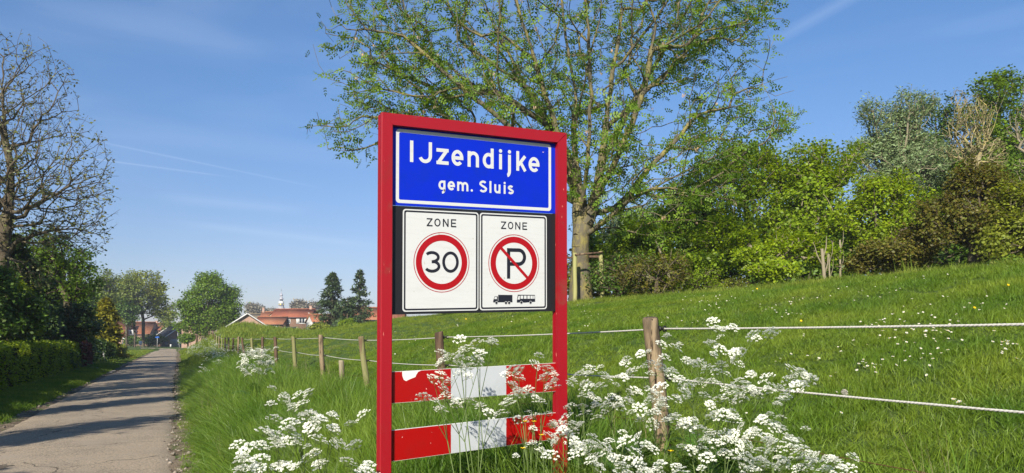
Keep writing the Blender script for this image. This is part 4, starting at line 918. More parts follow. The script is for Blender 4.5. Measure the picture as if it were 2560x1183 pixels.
tree('tall thin-leaved tree, widest of the group where the road ends', 'tree', 357, 866, 165, [(355, 738, 82, 68, 165), (330, 700, 40, 30, 165), (385, 715, 45, 40, 165), (320, 760, 40, 40, 165), (400, 770, 40, 35, 165)], 'olive', 111, 1000, 9, .55, .55, rtip=.015, seg=1.2, group=G_F, stems=3, frac=.7)
tree('slender tree with a straight dark trunk left of the widest road-end tree', 'tree', 336, 866, 160, [(325, 730, 40, 40, 160), (318, 775, 30, 30, 160)], 'far', 112, 500, 8, .5, .5, rtip=.015, seg=1.2, group=G_F, trunk_top=7, frac=.8)
tree('thin dark-trunked tree, leftmost of the road-end group', 'tree', 316, 866, 158, [(300, 770, 36, 40, 158), (322, 800, 22, 16, 158)], 'dark', 113, 460, 9, .45, .45, rtip=.013, seg=1.2, group=G_F, trunk_top=5)
tree('light green tree behind the golden conifer', 'tree', 250, 870, 140, [(250, 730, 48, 45, 140), (270, 700, 30, 22, 140)], 'far', 114, 600, 9, .45, .45, rtip=.013, seg=1.1, group=G_F, frac=.8)
tree('green tree close behind the slim dark conifer', 'tree', 215, 880, 110, [(212, 745, 40, 50, 110), (232, 780, 26, 30, 110)], 'oak', 115, 560, 9, .36, .36, rtip=.012, seg=1, group=G_F)
tree('pale small-leaved tree right of the widest road-end tree', 'tree', 418, 866, 185, [(415, 800, 24, 34, 185), (430, 780, 16, 25, 185)], 'far', 116, 300, 8, .5, .5, rtip=.013, seg=1.3, group=G_F, frac=.6)
tree('round full green tree over the fence end, right of the road', 'tree', 508, 868, 118, [(525, 755, 86, 74, 118), (520, 700, 38, 24, 118), (478, 760, 40, 50, 118), (575, 755, 38, 50, 118), (480, 815, 40, 24, 118), (500, 830, 22, 20, 118), (572, 795, 30, 24, 118)], 'oak', 117, 1900, 10, .34, .42, rtip=.012, seg=1, group=G_F, stems=3, trunk_top=2)
conifer('left of the two spruces above the dyke, with a forked ragged crown', 830, 100, 682, 850, 60, 'spruce', 121, droop=.12, n=30, size=.42, per=56, cone=.8, dens=1, group='spruces above the dyke')
conifer('right spruce of the pair, slimmer and with an open ragged outline', 898, 104, 676, 850, 52, 'spruce', 122, droop=.14, n=26, size=.42, per=50, cone=.85, dens=.85, group='spruces above the dyke')
conifer('low spreading pine foot between the two spruces', 868, 96, 745, 850, 34, 'spruce', 123, droop=.15, n=16, size=.5, per=22, cone=.5, group='spruces above the dyke')
tree('fresh light green bush at the foot of the spruces', 'shrub', 872, 850, 92, [(868, 812, 20, 14, 92), (884, 818, 14, 8, 92)], 'maple', 124, 260, 9, .26, .24, name='shrub', seg=.6)
tree('greyish bush in front of the white gable beside the spruces', 'shrub', 805, 850, 95, [(802, 818, 20, 10, 95), (785, 820, 14, 7, 95)], 'olive', 125, 240, 8, .26, .24, name='shrub', seg=.6)
G_H = 'hazy bare trees behind the village'
def bare_far(x, y, rx, ry, Z, seed, lab): tree(lab, 'tree', x, 860, Z, [(x, y, rx, ry, Z)], 'grey', seed, 620, 5, 1.0, .9, bark=mat('far_twigs', (.22, .20, .15), .95, .1), rtip=.03, seg=2.2, group=G_H, low=2, gz=-1.7, stems=2)
bare_far(636, 776, 26, 18, 330, 131, 'rounded hazy bare tree left of the church tower')
bare_far(752, 768, 22, 20, 320, 132, 'hazy bare tree just right of the church tower')
bare_far(783, 771, 18, 17, 330, 133, 'hazy bare tree close to the left spruce')
bare_far(675, 782, 18, 10, 380, 134, 'low faint bare tree under the church tower')
# ------------------------------------------------------------------ village
m_tile = mat('roof_tile_orange', (.29, .13, .07), .9, .15, noise=[((.27, .09, .05), .5, 5, .45, .65, (1, 1, 1)), ((.5, .2, .1), 3, 4, .55, .75, (1, 1, 1))])
m_tile_b = mat('roof_tile_brown', (.26, .085, .05), .9, .15, noise=[((.36, .15, .07), .6, 5, .5, .68, (1, 1, 1)), ((.16, .06, .04), 2, 4, .5, .75, (1, 1, 1))])
m_tile_d = mat('roof_dark', (.035, .036, .042), .7, .3, noise=[((.06, .06, .065), 2, 4, .5, .7, (1, 1, 1))])
m_brick = mat('brick_brown', (.20, .125, .09), .95, .1, noise=[((.14, .085, .06), 3, 5, .45, .7, (1, 1, 3))])
m_brick_p = mat('brick_pink', (.38, .25, .19), .95, .1, noise=[((.30, .19, .15), 3, 5, .45, .7, (1, 1, 3))])
m_brick_r = mat('brick_red', (.30, .12, .075), .95, .1, noise=[((.22, .09, .06), 3, 5, .45, .7, (1, 1, 3))])
m_plaster = mat('plaster_tan', (.46, .38, .26), .95, .1, noise=[((.38, .31, .21), 1.4, 5, .5, .7, (1, 1, 1))])
m_wh = mat('white_paint', (.55, .54, .52), .6, .3); m_glass = mat('window_glass', (.03, .035, .045), .08, .6)
def house(label, x, Z, W, D, yaw, eave, ridge, wall, roof, wins=(), chim=(), gable_trim=False, group='houses of the village', over=.25, z0=-1.75, name='house', hip=0):
    """ridge along local x; front faces local -y. wins: (wall 'f','l','r', pos along, z, w, h, shutters)"""
    p = P(x, 850, Z); t = thing(name, label, 'house', (p[0], p[1], z0), R(yaw), group)
    e = eave-z0; r = ridge-z0; w, d = W/2, D/2
    mb = MB(); v = [(-w, -d, 0), (w, -d, 0), (w, d, 0), (-w, d, 0), (-w, -d, e), (w, -d, e), (w, d, e), (-w, d, e)]
    mb.add(v, q=[(0, 1, 5, 4), (1, 2, 6, 5), (2, 3, 7, 6), (3, 0, 4, 7)])
    mb.add([(-w, -d, e), (-w, d, e), (-w, 0, r-.06)], t=[(0, 2, 1)]); mb.add([(w, -d, e), (w, d, e), (w, 0, r-.06)], t=[(0, 1, 2)])
    obj('wall', mb, wall, t)
    mb = MB(); o = over; sl = (r-e)/d; th = .14
    for s in (-1, 1):
        yo = -s*(d+o) if False else s*(d+o); zo = e-sl*o
        A = [(-w-o, 0, r), (w+o, 0, r), (w+o, yo, zo), (-w-o, yo, zo)]; B = [(a, b, c+th) for a, b, c in A]
        f = [(0, 1, 2, 3), (7, 6, 5, 4), (0, 4, 5, 1), (1, 5, 6, 2), (2, 6, 7, 3), (3, 7, 4, 0)]
        mb.add(A+B, q=f if s > 0 else [tuple(reversed(k)) for k in f])
    rf = obj('roof', mb, roof, t)
    mb = MB(); mb.tube([(-w-o, 0, r+th), (w+o, 0, r+th)], .13, 6); obj('ridge_tiles', mb, roof, rf)
    mb = MB(); mb.box(-w-o, w+o, -d-o-.12, -d-o, e-sl*o-.02, e-sl*o+.12); obj('gutter', mb, m_tile_d if not gable_trim else m_wh, t)
    if gable_trim:
        for sx in (-w-o-.04, w+o+.04):
            for s in (-1, 1):
                mb = MB(); a = np.array([sx, s*.01, r+th-.05]); b = np.array([sx, s*(d+o), e-sl*o+th-.05]); mb.frusta([a], [b], .11, .11, 4); obj('bargeboard', mb, m_wh, t)
    for cx, cy, ch, cw in chim:
        mb = MB(); mb.box(cx-cw/2, cx+cw/2, cy-cw/2, cy+cw/2, r-1, r+ch); mb.box(cx-cw*.58, cx+cw*.58, cy-cw*.58, cy+cw*.58, r+ch+.002, r+ch+.12); obj('chimney', mb, m_brick_p, rf)
    for wl, pos, z, ww, hh, shut in wins:
        if wl == 'f': M = lambda v: np.stack([v[:, 0]+pos, v[:, 1]-d, v[:, 2]+z-z0], 1)
        elif wl == 'l': M = lambda v: np.stack([v[:, 1]-w, v[:, 0]+pos, v[:, 2]+z-z0], 1)
        else: M = lambda v: np.stack([w-v[:, 1], v[:, 0]+pos, v[:, 2]+z-z0], 1)
        f = .13; mb = MB()
        for a in ((-ww/2, ww/2, 0, f), (-ww/2, ww/2, hh-f, hh), (-ww/2, -ww/2+f, f, hh-f), (ww/2-f, ww/2, f, hh-f), (-f/2, f/2, f, hh-f)): mb.box(a[0], a[1], -.07, .05, a[2], a[3], M=M)
        fr = obj('window', mb, m_wh, t); mb = MB(); mb.box(-ww/2+f*.5, ww/2-f*.5, -.02, .01, f*.5, hh-f*.5, M=M); obj('pane', mb, m_glass, fr)
        if shut:
            mb = MB()
            for s in (-1, 1): mb.box(s*(ww/2+.3)-.27, s*(ww/2+.3)+.27, -.06, -.01, 0, hh, M=M)
            obj('shutter', mb, m_wh, fr)
    return t
zz = lambda y, Z: (848-y)/1850*Z
Z = 160; s_ = Z/1850.
house('brown brick house with long brown-red tile roof under the church tower', 738, Z, 8.3, 6.2, -4, zz(794, Z), zz(774, Z), m_brick, m_tile_b,
      [('f', -3.1, zz(811, Z), .8, 1.25, 0), ('f', -.35, zz(810, Z), .9, 1.0, 0), ('f', 2.6, zz(810, Z), 1.35, 1.25, 1)], [(3.4, .1, .75, .55)])
house('lower orange-roofed wing left of the brown brick house', 682, Z-3, 6.0, 5.2, -4, zz(812, Z), zz(794, Z), m_brick, m_tile, [('f', 1.8, zz(822, Z), .8, .8, 0)])
house('small orange-roofed house with a gable chimney behind the brown brick house', 676, Z+14, 3.6, 6, 8, zz(800, Z+14), zz(781, Z+14), m_plaster, m_tile, [], [(-1.6, 0, 1.0, .5)])
house('tan gabled house end rising between two orange roofs', 690, Z+2, 1.2, 5.4, 82, zz(800, Z), zz(776, Z), m_plaster, m_tile_b, [])
house('distant house with a grey-brown roof left of the tower', 648, 230, 8, 7, 0, zz(800, 230), zz(785, 230), m_brick, mat('roof_grey_tan', (.20, .16, .10), .9, .15), [])
house('pink brick bungalow gable with white bargeboards behind the mound', 619, 118, 6, 5.7, 109, zz(817, 118), zz(787, 118), m_brick_p, m_tile_d, [], (), True, over=.35)
house('house with white walls partly hidden left of the spruces', 812, 135, 5.5, 5, 30, zz(806, 135), zz(788, 135), m_wh, m_tile, [('f', -1.2, zz(815, 135), .8, .7, 0), ('f', 1.2, zz(815, 135), .8, .7, 0)])
house('house with a small orange hipped roof just right of the brown brick house', 788, 165, 3.4, 4, 40, zz(815, 165), zz(795, 165), m_brick_r, m_tile)
house('long orange-roofed house behind the right spruce and the sign post', 930, 150, 13, 7, 4, zz(800, 150), zz(770, 150), m_brick_r, m_tile, [('f', -2, zz(812, 150), 1.2, 1.1, 0)], [(-1.4, 0, .6, .6)])
house('orange-roofed terrace house with a white dormer at the end of the road', 332, 195, 11, 8, 6, zz(835, 195), zz(806, 195), m_brick_p, m_tile, [('f', 2, zz(845, 195), 1.2, 1.1, 0)], [(-4.6, 0, .9, .6)])
house('orange-roofed house leftmost behind the golden conifer', 292, 190, 6, 8, 6, zz(835, 190), zz(804, 190), m_brick_r, m_tile_b, [], [(2.6, 0, .8, .6)])
house('house with a grey-orange roof and pink brick front right of the dormer house', 388, 200, 7.5, 8, -8, zz(826, 200), zz(809, 200), m_brick_p, m_tile, [('f', .2, zz(836, 200), 1.4, .9, 0), ('f', 2.6, zz(836, 200), .8, 1.0, 0)], [(.4, 0, .7, .5)])
house('brick house with white-shuttered upper window behind the round tree', 520, 150, 8, 6.5, 3, zz(808, 150), zz(792, 150), m_brick_p, m_tile, [('f', -.8, zz(826, 150), 1.0, 1.1, 1)], [(3, 0, .7, .5)])
house('dark-roofed barn-like house with white bargeboards at the bend of the road', 440, 182, 6, 7.6, 138, zz(842, 182), zz(815, 182), m_brick, m_tile_d, [('l', 0, zz(858, 182), 1.6, 1.2, 0)], (), True, over=.3)
# dormer on the terrace roof
p = P(320, 832, 190); d = thing('dormer_box', 'white flat-topped dormer on the orange terrace roof', 'dormer', tuple(p)); mb = MB(); mb.box(-1.4, 1.4, -.2, 1.6, -.6, .75); obj('dormer_wall', mb, m_wh, d)
for k in range(3): mb = MB(); mb.box(-1.1+k*.8, -.5+k*.8, -.215, -.19, -.3, .35); obj('pane', mb, m_glass, d)
# flat annexes, fence boards, bins
p = P(330, 862, 186); o = thing('garage_row', 'low row of garages with a white fascia below the orange roofs', 'garage', (p[0], p[1], -1.75), R(3)); mb = MB(); mb.box(-6.5, 8, 0, 5, 0, 1.75); obj('wall', mb, m_brick_p, o); mb = MB(); mb.box(-6.7, 8.2, -.15, 5.2, 1.752, 2.1); obj('fascia', mb, m_wh, o)
p = P(444, 866, 172); o = thing('board_fence', 'grey board fence in front of the dark-roofed house', 'fence', (p[0], p[1], -1.75), R(-6)); m_fb = mat('fence_grey', (.24, .27, .28), .9, .1)
for k in range(22): mb = MB(); mb.box(-1.9+k*.19, -1.72+k*.19, -.02+.008*(k % 2), .02+.008*(k % 2), .05, 1.75+.03*(k % 3)); obj('board', mb, m_fb, o)
p = P(413, 866, 168); mb = MB(); mb.tube([(0, 0, 0), (0, 0, 1.15)], [.62, .66], 14); mb.tube([(0, 0, 1.152), (0, 0, 1.24)], [.68, .6], 14)
tag(obj('round_bin', mb, mat('bin_dark', (.02, .022, .028), .6, .3), loc=(p[0], p[1], -1.75)), 'dark round container left of the grey board fence', 'container')
p = P(427, 867, 165); mb = MB(); mb.tube([(0, 0, 0), (0, 0, .55), (0, 0, .62)], [.18, .18, .12], 10); tag(obj('bollard', mb, m_wh, loc=(p[0], p[1], -1.75)), 'small white bollard between bin and board fence', 'bollard')
# street name sign, pole, small roadside sign, reflector posts
m_pole = mat('pole_grey', (.42, .43, .43), .5, .4); m_sb = mat('sign_blue_far', (.02, .12, .50), .5, .3)
p = P(393, 866, 150); o = thing('street_name_sign', 'small blue street name board on a thin grey pole at the end of the road', 'sign', (p[0], p[1], -1.75)); mb = MB(); mb.tube([(0, 0, 0), (0, 0, 2.3)], .045, 7); obj('pole', mb, m_pole, o)
mb = MB(); mb.box(-.42, .42, -.065, -.047, 2.02, 2.28); obj('board', mb, m_sb, o)
p = P(351, 868, 120); o = thing('roadside_sign', 'grey-backed square sign on a short pole on the far left lawn', 'sign', (p[0], p[1], -1.75)); mb = MB(); mb.tube([(0, 0, 0), (0, 0, 1.35)], .035, 7); obj('pole', mb, m_pole, o); mb = MB(); mb.box(-.24, .3, -.05, -.035, .85, 1.45); obj('board', mb, mat('sign_grey', (.45, .47, .48), .6, .3), o)
p = P(449, 868, 155); mb = MB(); mb.tube([(0, 0, 0), (-.28, 0, 1.8), (-.5, 0, 3.4)], [.06, .05, .03], 7); tag(obj('leaning_pole', mb, m_wh, loc=(p[0], p[1], -1.75)), 'thin white pole leaning left in front of the grey board fence', 'pole')
p = P(306, 872, 120); mb = MB(); mb.tube([(0, 0, 0), (0, 0, 1.6)], .04, 7); tag(obj('grey_pole', mb, m_pole, loc=(p[0], p[1], -1.75)), 'thin grey pole on the lawn by the golden conifer', 'pole')
p = P(262, 903, 60); mb = MB(); mb.box(-.045, .045, -.03, .03, -.05, .88, M=lambda v: v+np.stack([-.27*v[:, 2], 0*v[:, 2], 0*v[:, 2]], 1)); tag(obj('marker_post', mb, mat('post_grey', (.28, .27, .26), .9, .1), loc=(p[0], p[1], float(H(p[0], p[1])))), 'short grey post leaning left on the grass beside the dark round bush', 'post')
p = P(727, 816, 152); o = thing('bay_roof', 'dark little roof with white edge posts below the brick house windows', 'porch', (p[0], p[1], zz(826, 152))); mb = MB(); mb.box(-1.15, 1.15, 0, 1.2, .25, .75); obj('roof', mb, m_tile_d, o)
for sx in (-1.35, 1.22): mb = MB(); mb.box(sx, sx+.14, 0, .2, -.6, .72); obj('post', mb, m_wh, o)
p = P(772, 816, 150); mb = MB(); mb.tube([(0, 0, 0), (0, 0, zz(781, 150)+1.75)], .06, 6); tag(obj('flagpole', mb, m_wh, loc=(p[0], p[1], -1.75)), 'thin white pole at the right corner of the brown brick house', 'pole')
# church tower
def lathe(mb, prof, k=8, ph=math.pi/8):
    an = np.arange(k)*2*math.pi/k+ph; vs_ = [np.stack([r*np.cos(an), r*np.sin(an), np.full(k, z)], 1) for r, z in prof]; i = np.arange(k); j = (i+1) % k
    f = np.stack([i, j, j+k, i+k], 1); mb.add(np.concatenate(vs_), q=(f[None]+(np.arange(len(prof)-1)*k)[:, None, None]).reshape(-1, 4))
Z = 420.; s_ = Z/1850.; p = P(702.5, 850, Z); ch = thing('church_tower', 'white and slate church tower with onion spire and yellow clock dial above the roofs', 'tower', (p[0], p[1], -1.75))
hz = lambda y: (848-y)*s_+1.75; m_sl = mat('slate', (.13, .14, .17), .7, .3); m_tw = mat('tower_white', (.52, .52, .50), .7, .3)
mb = MB(); mb.box(-2.6, 2.6, -2.6, 2.6, 0, hz(779)); obj('shaft', mb, m_brick_p, ch)
mb = MB(); lathe(mb, [(3.4, hz(779)), (2.3, hz(772)), (1.55, hz(765))], 4, math.pi/4); obj('slate_skirt', mb, mat('slate_pale', (.30, .30, .31), .7, .3), ch)
mb = MB(); lathe(mb, [(1.45, hz(765)), (1.45, hz(758.5)), (0, hz(758.5))]); st = obj('clock_stage', mb, m_sl, ch)
for a in (-90, 0, 180):
    c = np.array([1.40*math.cos(R(a)), 1.40*math.sin(R(a)), hz(761.2)]); d = np.array([math.cos(R(a)), math.sin(R(a)), 0]); mb = MB(); mb.tube([c-d*.05, c+d*.12], .5, 14); obj('clock_dial', mb, mat('dial_yellow', (.72, .55, .16), .5, .4), st)
mb = MB(); lathe(mb, [(1.5, hz(758.4)), (1.55, hz(757)), (1.5, hz(756.8)), (1.55, hz(753)), (1.45, hz(752.6)), (0, hz(752.5))]); obj('gallery', mb, m_tw, ch)
mb = MB()
for k in range(8): a = R(45*k+22.5); mb.tube([(.72*math.cos(a), .72*math.sin(a), hz(752.6)), (.72*math.cos(a), .72*math.sin(a), hz(748))], .11, 5)
lathe(mb, [(.5, hz(752.6)), (.5, hz(748))]); obj('lantern', mb, m_sl, ch)
mb = MB(); lathe(mb, [(1.22, hz(748.2)), (1.25, hz(747)), (.85, hz(745)), (.5, hz(742.5)), (.42, hz(741)), (.42, hz(740))]); obj('bell_roof', mb, mat('lead_pale', (.34, .33, .36), .5, .4), ch)
mb = MB(); lathe(mb, [(.42, hz(740.4)), (.8, hz(738.6)), (.84, hz(737)), (.6, hz(735)), (.25, hz(733.4)), (.2, hz(731)), (.12, hz(727.5))]); obj('onion', mb, mat('lead_grey', (.34, .34, .38), .45, .4), ch)
mb = MB(); mb.tube([(0, 0, hz(728)), (0, 0, hz(722))], .08, 5); mb.tube([(-.38, 0, hz(725.4)), (.38, 0, hz(725.4))], .08, 5); obj('cross', mb, m_sl, ch)
# hedges
def hedge(label, u0, u1, v0, v1, h, leaf, seed, dens=260, size=.07, name='hedge', cat='hedge', rnd=.12, group=None):
    rg = np.random.default_rng(seed); c = xy_of((u0+u1)/2, (v0+v1)/2); g = float(H(*c)); t = thing(name, label, cat, (c[0], c[1], g), 0, group)
    def to(u, v, z): x, y = xy_of(u, v); return np.stack([x-c[0], y-c[1], z], 1)
    e = .16; nu, nv = 6, int((v1-v0)/.6)+2; mb = MB()
    # lumpy core: inverted U sheet
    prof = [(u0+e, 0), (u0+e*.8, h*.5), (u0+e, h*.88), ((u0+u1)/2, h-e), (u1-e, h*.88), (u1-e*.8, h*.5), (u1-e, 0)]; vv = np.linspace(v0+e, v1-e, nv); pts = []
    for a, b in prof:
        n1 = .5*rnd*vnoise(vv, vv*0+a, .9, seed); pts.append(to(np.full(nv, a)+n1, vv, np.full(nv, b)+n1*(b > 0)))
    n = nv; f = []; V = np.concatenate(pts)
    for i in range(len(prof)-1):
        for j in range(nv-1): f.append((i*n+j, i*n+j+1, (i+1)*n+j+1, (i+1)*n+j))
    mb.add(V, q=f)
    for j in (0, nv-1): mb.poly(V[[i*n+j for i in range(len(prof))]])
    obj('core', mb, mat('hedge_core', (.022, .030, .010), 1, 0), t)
    faces = [(v1-v0)*h, (v1-v0)*(u1-u0), (u1-u0)*h, (v1-v0)*h]; P_ = []
    for k, A in enumerate(faces):
        m = int(A*dens*(1 if k < 3 else .35)); a = rg.random(m); b = rg.random(m)
        if k == 0: u = np.full(m, u1); v = v0+a*(v1-v0); z = b*h
        elif k == 1: u = u0+a*(u1-u0); v = v0+b*(v1-v0); z = np.full(m, h)
        elif k == 2: u = u0+a*(u1-u0); v = np.full(m, v0); z = b*h
        else: u = np.full(m, u0); v = v0+a*(v1-v0); z = b*h
        n1 = rnd*vnoise(u*1.7+z, v, .55, seed+1)*2+rg.normal(size=m)*.035
        if k in (0, 3): u = u+n1*(1 if k == 0 else -1)
        elif k == 1: z = z+n1
        else: v = v-n1
        P_.append(to(u, v, z))
    mb = MB(); leaf_quads(mb, np.concatenate(P_)-np.array([0, 0, .02]), rg, size, .7, .6); obj('foliage', mb, LM[leaf], t); return t
GH = 'garden hedges left of the road'
hedge('long low hornbeam hedge along the left of the road, nearest to the viewer', -6.6, -4.95, 14, 47, 1.42, 'hedge', 201, 240, .085, group=GH)
hedge('short section of hedge with a taller dark top at the left picture edge', -7.6, -6.9, 12, 30, 1.75, 'dark', 202, 160, .10, group=GH)
hedge('copper-red beech hedge end beside the dark conifers', -6.7, -4.9, 48, 53, 1.35, 'copper', 203, 170, .10, group=GH, rnd=.2)
hedge('clipped dark green hedge block past the leaning grey post', -7.0, -4.95, 70, 86, 1.0, 'olive', 204, 90, .14, group=GH)
tree('dark round bush between copper hedge and clipped hedge', 'shrub', 252, 895, 61, [(254, 876, 26, 22, 61), (238, 872, 18, 22, 58)], 'ever', 205, 460, 12, .17, .17, name='round_bush', seg=.4)
tree('dark hedge bushes in front of the far houses, left of the blue street sign', 'shrub', 372, 866, 170, [(372, 852, 32, 12, 170), (330, 852, 24, 10, 170), (400, 846, 16, 12, 170)], 'dark', 206, 420, 9, .4, .4, name='shrub', seg=1, rtip=.02)
tree('broad bush under the round tree where the fence ends', 'shrub', 470, 860, 125, [(468, 846, 22, 12, 125)], 'oak', 207, 240, 9, .3, .3, name='shrub', seg=.8)
# trees left behind the viewpoint's frame edge, whose shadows fall over the lane
GO = 'roadside trees whose shadows cross the lane'
def off_tree(lab, X, Y, seed, h=9, r=3.2, leaf='oak', frac=.6):
    g = float(H(X, Y)); return tree(lab, 'tree', 0, 0, 1, [((X, Y, g+h*.62), (r, r, h*.36))], leaf, seed, 380, 8, .2, .25, group=GO, frac=frac, gz=g) if False else _off(lab, X, Y, seed, h, r, leaf, frac, g)
def _off(lab, X, Y, seed, h, r, leaf, frac, g):
    rg = np.random.default_rng(seed); t = thing('roadside_tree', lab, 'tree', (X, Y, g), 0, GO)
    tips = ell_tips(rg, [((0, 0, h*.64), (r, r, h*.36))], 420, .4); ch = [([np.array([0, 0, -.1]), np.array([0, 0, h*.28])], None), ([np.array([0, 0, h*.28]), np.array([.3, 0, h*.85])], 0)]
    PO, PA, cnt, D, nb = grow(ch, tips, rg, .3, .6, .15, .1); mb, rr = wood_mesh(PO, PA, cnt, .014, .46); obj('trunk', mb, m_bark_d, t, smooth=True)
    obj('crown', leaf_cloud(PO, PA, cnt, rg, 14, .2, 'q', .2, None, 3, min(1, frac*1.2)), LM[leaf], t); return t

_off_trees = [('low leafy ash sapling beside the lane before the hedge starts', -9.1, .2, 301, 5.6, .7, 'oak', 1), ('ivy-covered column of a tree by the lane near the viewer', -11.5, 2.6, 302, 9.0, .8, 'ever', 1), ('second ivy-covered trunk further along the lane', -13.6, 9.0, 307, 9.5, .55, 'ever', 1), ('slender ivy-covered trunk behind the near end of the hedge', -16.6, 17.0, 308, 9.5, .5, 'ever', 1),
 ('slim tree standing in the hedge, second from the viewer', -15.2, 14.0, 303, 8.2, 1.3, 'oak', .5), ('tall thin-crowned tree behind the hedge', -17.4, 17.5, 304, 12.0, 2.2, 'bud', .7), ('tall roadside tree next to the half bare one', -20.4, 22.5, 305, 13.5, 2.6, 'oak', .6),
 ('tall open-crowned tree further along the hedge', -23.4, 27.0, 306, 13.5, 2.6, 'oak', .6)]
for a in _off_trees: off_tree(*a)
# ------------------------------------------------------------------ grass
GT = {}
def scatter(name, protos, pts, idx, rot, scl, label):
    """one object: every point carries a small clump of real blades (instances on points)"""
    me = bpy.data.meshes.new(name); me.vertices.add(len(pts)); me.vertices.foreach_set('co', np.asarray(pts, float).ravel())
    a = me.attributes.new('idx', 'INT', 'POINT'); a.data.foreach_set('value', np.asarray(idx, np.int32))
    a = me.attributes.new('rot', 'FLOAT_VECTOR', 'POINT'); a.data.foreach_set('vector', np.asarray(rot, np.float32).ravel())
    a = me.attributes.new('scl', 'FLOAT_VECTOR', 'POINT'); a.data.foreach_set('vector', np.asarray(scl, np.float32).ravel())
    o = bpy.data.objects.new(name, me); C.objects.link(o)
    col = bpy.data.collections.new(name+'_clumps')
    for p in protos: col.objects.link(p)
    g = bpy.data.node_groups.new(name+'_nodes', 'GeometryNodeTree'); g.interface.new_socket('Geometry', in_out='INPUT', socket_type='NodeSocketGeometry'); g.interface.new_socket('Geometry', in_out='OUTPUT', socket_type='NodeSocketGeometry')
    gi = g.nodes.new('NodeGroupInput'); go = g.nodes.new('NodeGroupOutput'); ci = g.nodes.new('GeometryNodeCollectionInfo'); ci.inputs[0].default_value = col; ci.inputs['Separate Children'].default_value = True; ci.inputs['Reset Children'].default_value = True
    ip = g.nodes.new('GeometryNodeInstanceOnPoints'); ip.inputs['Pick Instance'].default_value = True
    def na(n, ty): x = g.nodes.new('GeometryNodeInputNamedAttribute'); x.data_type = ty; x.inputs[0].default_value = n; return [s for s in x.outputs if s.enabled and s.name == 'Attribute'][0]
    er = g.nodes.new('FunctionNodeEulerToRotation')
    g.links.new(gi.outputs[0], ip.inputs['Points']); g.links.new(ci.outputs[0], ip.inputs['Instance']); g.links.new(na('idx', 'INT'), ip.inputs['Instance Index'])
    g.links.new(na('rot', 'FLOAT_VECTOR'), er.inputs[0]); g.links.new(er.outputs[0], ip.inputs['Rotation']); g.links.new(na('scl', 'FLOAT_VECTOR'), ip.inputs['Scale']); g.links.new(ip.outputs[0], go.inputs[0])
    md = o.modifiers.new('clumps', 'NODES'); md.node_group = g
    o['kind'] = 'stuff'; o['label'] = label; return o
def clump(name, m, rg, n, R_, h, w, lean=.35, segs=3, hv=.4, curl=.5):
    mb = MB()
    a = rg.uniform(0, 6.28, n); rr = R_*np.sqrt(rg.random(n)); bx = rr*np.cos(a); by = rr*np.sin(a); hh = h*rg.uniform(1-hv, 1+hv*.5, n)
    da = rg.uniform(0, 6.28, n); ln = lean*rg.uniform(.2, 1.5, n); dx = np.cos(da); dy = np.sin(da); px = -dy; py = dx; fa = rg.uniform(0, 3.14, n); px, py = np.cos(fa), np.sin(fa); rn = rg.random(n)
    prev = None; V = []
    for s in range(segs+1):
        t = s/segs; off = ln*hh*(t*.5+curl*t*t); z = hh*t*(1-.25*ln*t); ww = w*(1-t**1.6)*.5+w*.02
        c = np.stack([bx+dx*off, by+dy*off, z-.01], 1); q = np.stack([px*ww, py*ww, 0*px], 1) if np.isscalar(ww) else None
        V.append((c-q, c+q))
    for s in range(segs):
        v = np.stack([V[s][0], V[s][1], V[s+1][1], V[s+1][0]], 1).reshape(-1, 3); mb.add(v, q=np.arange(n)[:, None]*4+np.arange(4)[None], r=rn)
    me = mb.mesh(name); me.materials.append(m); return bpy.data.objects.new(name, me)
g_lawn = leafmat('grass_lawn', (.10, .18, .014), (.18, .25, .025), .36, .5, True, .3, .38)
g_tall = leafmat('grass_tall', (.085, .168, .015), (.165, .25, .030), .38, .45, True, .35, .38)
g_dry = leafmat('grass_dry', (.26, .22, .10), (.33, .28, .15), .25, .7, True)
g_far = leafmat('grass_far', (.12, .18, .018), (.20, .25, .035), .3, .6, True, .2, .3)
rg = np.random.default_rng(5)
K_l = [clump('lawn_clump_%d' % i, g_lawn, rg, 30, .085, (.055, .075, .065, .10)[i], .006, .8, 2) for i in range(4)]
K_t = [clump('tall_clump_%d' % i, g_tall, rg, 30, .11, (.38, .50, .32, .44)[i], (.010, .008, .012, .009)[i], .85, 4) for i in range(4)]
K_d = [clump('dry_clump', g_dry, rg, 5, .08, .55, .003, .3, 4)]
K_m = [clump('mid_clump_%d' % i, g_far, rg, 34, .24, (.16, .24, .34)[i], .015, .6, 3) for i in range(3)]
K_f = [clump('far_clump_%d' % i, g_far, rg, 34, .6, (.22, .34, .5)[i], .045, .6, 3) for i in range(3)]
def region(n, u0, u1, v0, v1, rg):
    u = rg.uniform(u0, u1, n); v = rg.uniform(v0, v1, n); X, Y = xy_of(u, v); return u, v, X, Y
def inview(X, Y, m=.12): return (Y > .4) & (X < (.692+m)*Y+(2.6 if m > 0 else 0)) & (X/Y > -.692-m)
def mk(name, protos, X, Y, rg, smin, smax, label, weights=None, hs=None):
    n = len(X); Z_ = H(X, Y); s = rg.uniform(smin, smax, n); rot = np.stack([rg.normal(size=n)*.12, rg.normal(size=n)*.12, rg.uniform(0, 6.28, n)], 1)
    idx = rg.integers(0, len(protos), n); sc = np.stack([s, s, s*(1 if hs is None else hs)], 1)
    return scatter(name, protos, np.stack([X, Y, Z_], 1), idx, rot, sc, label)
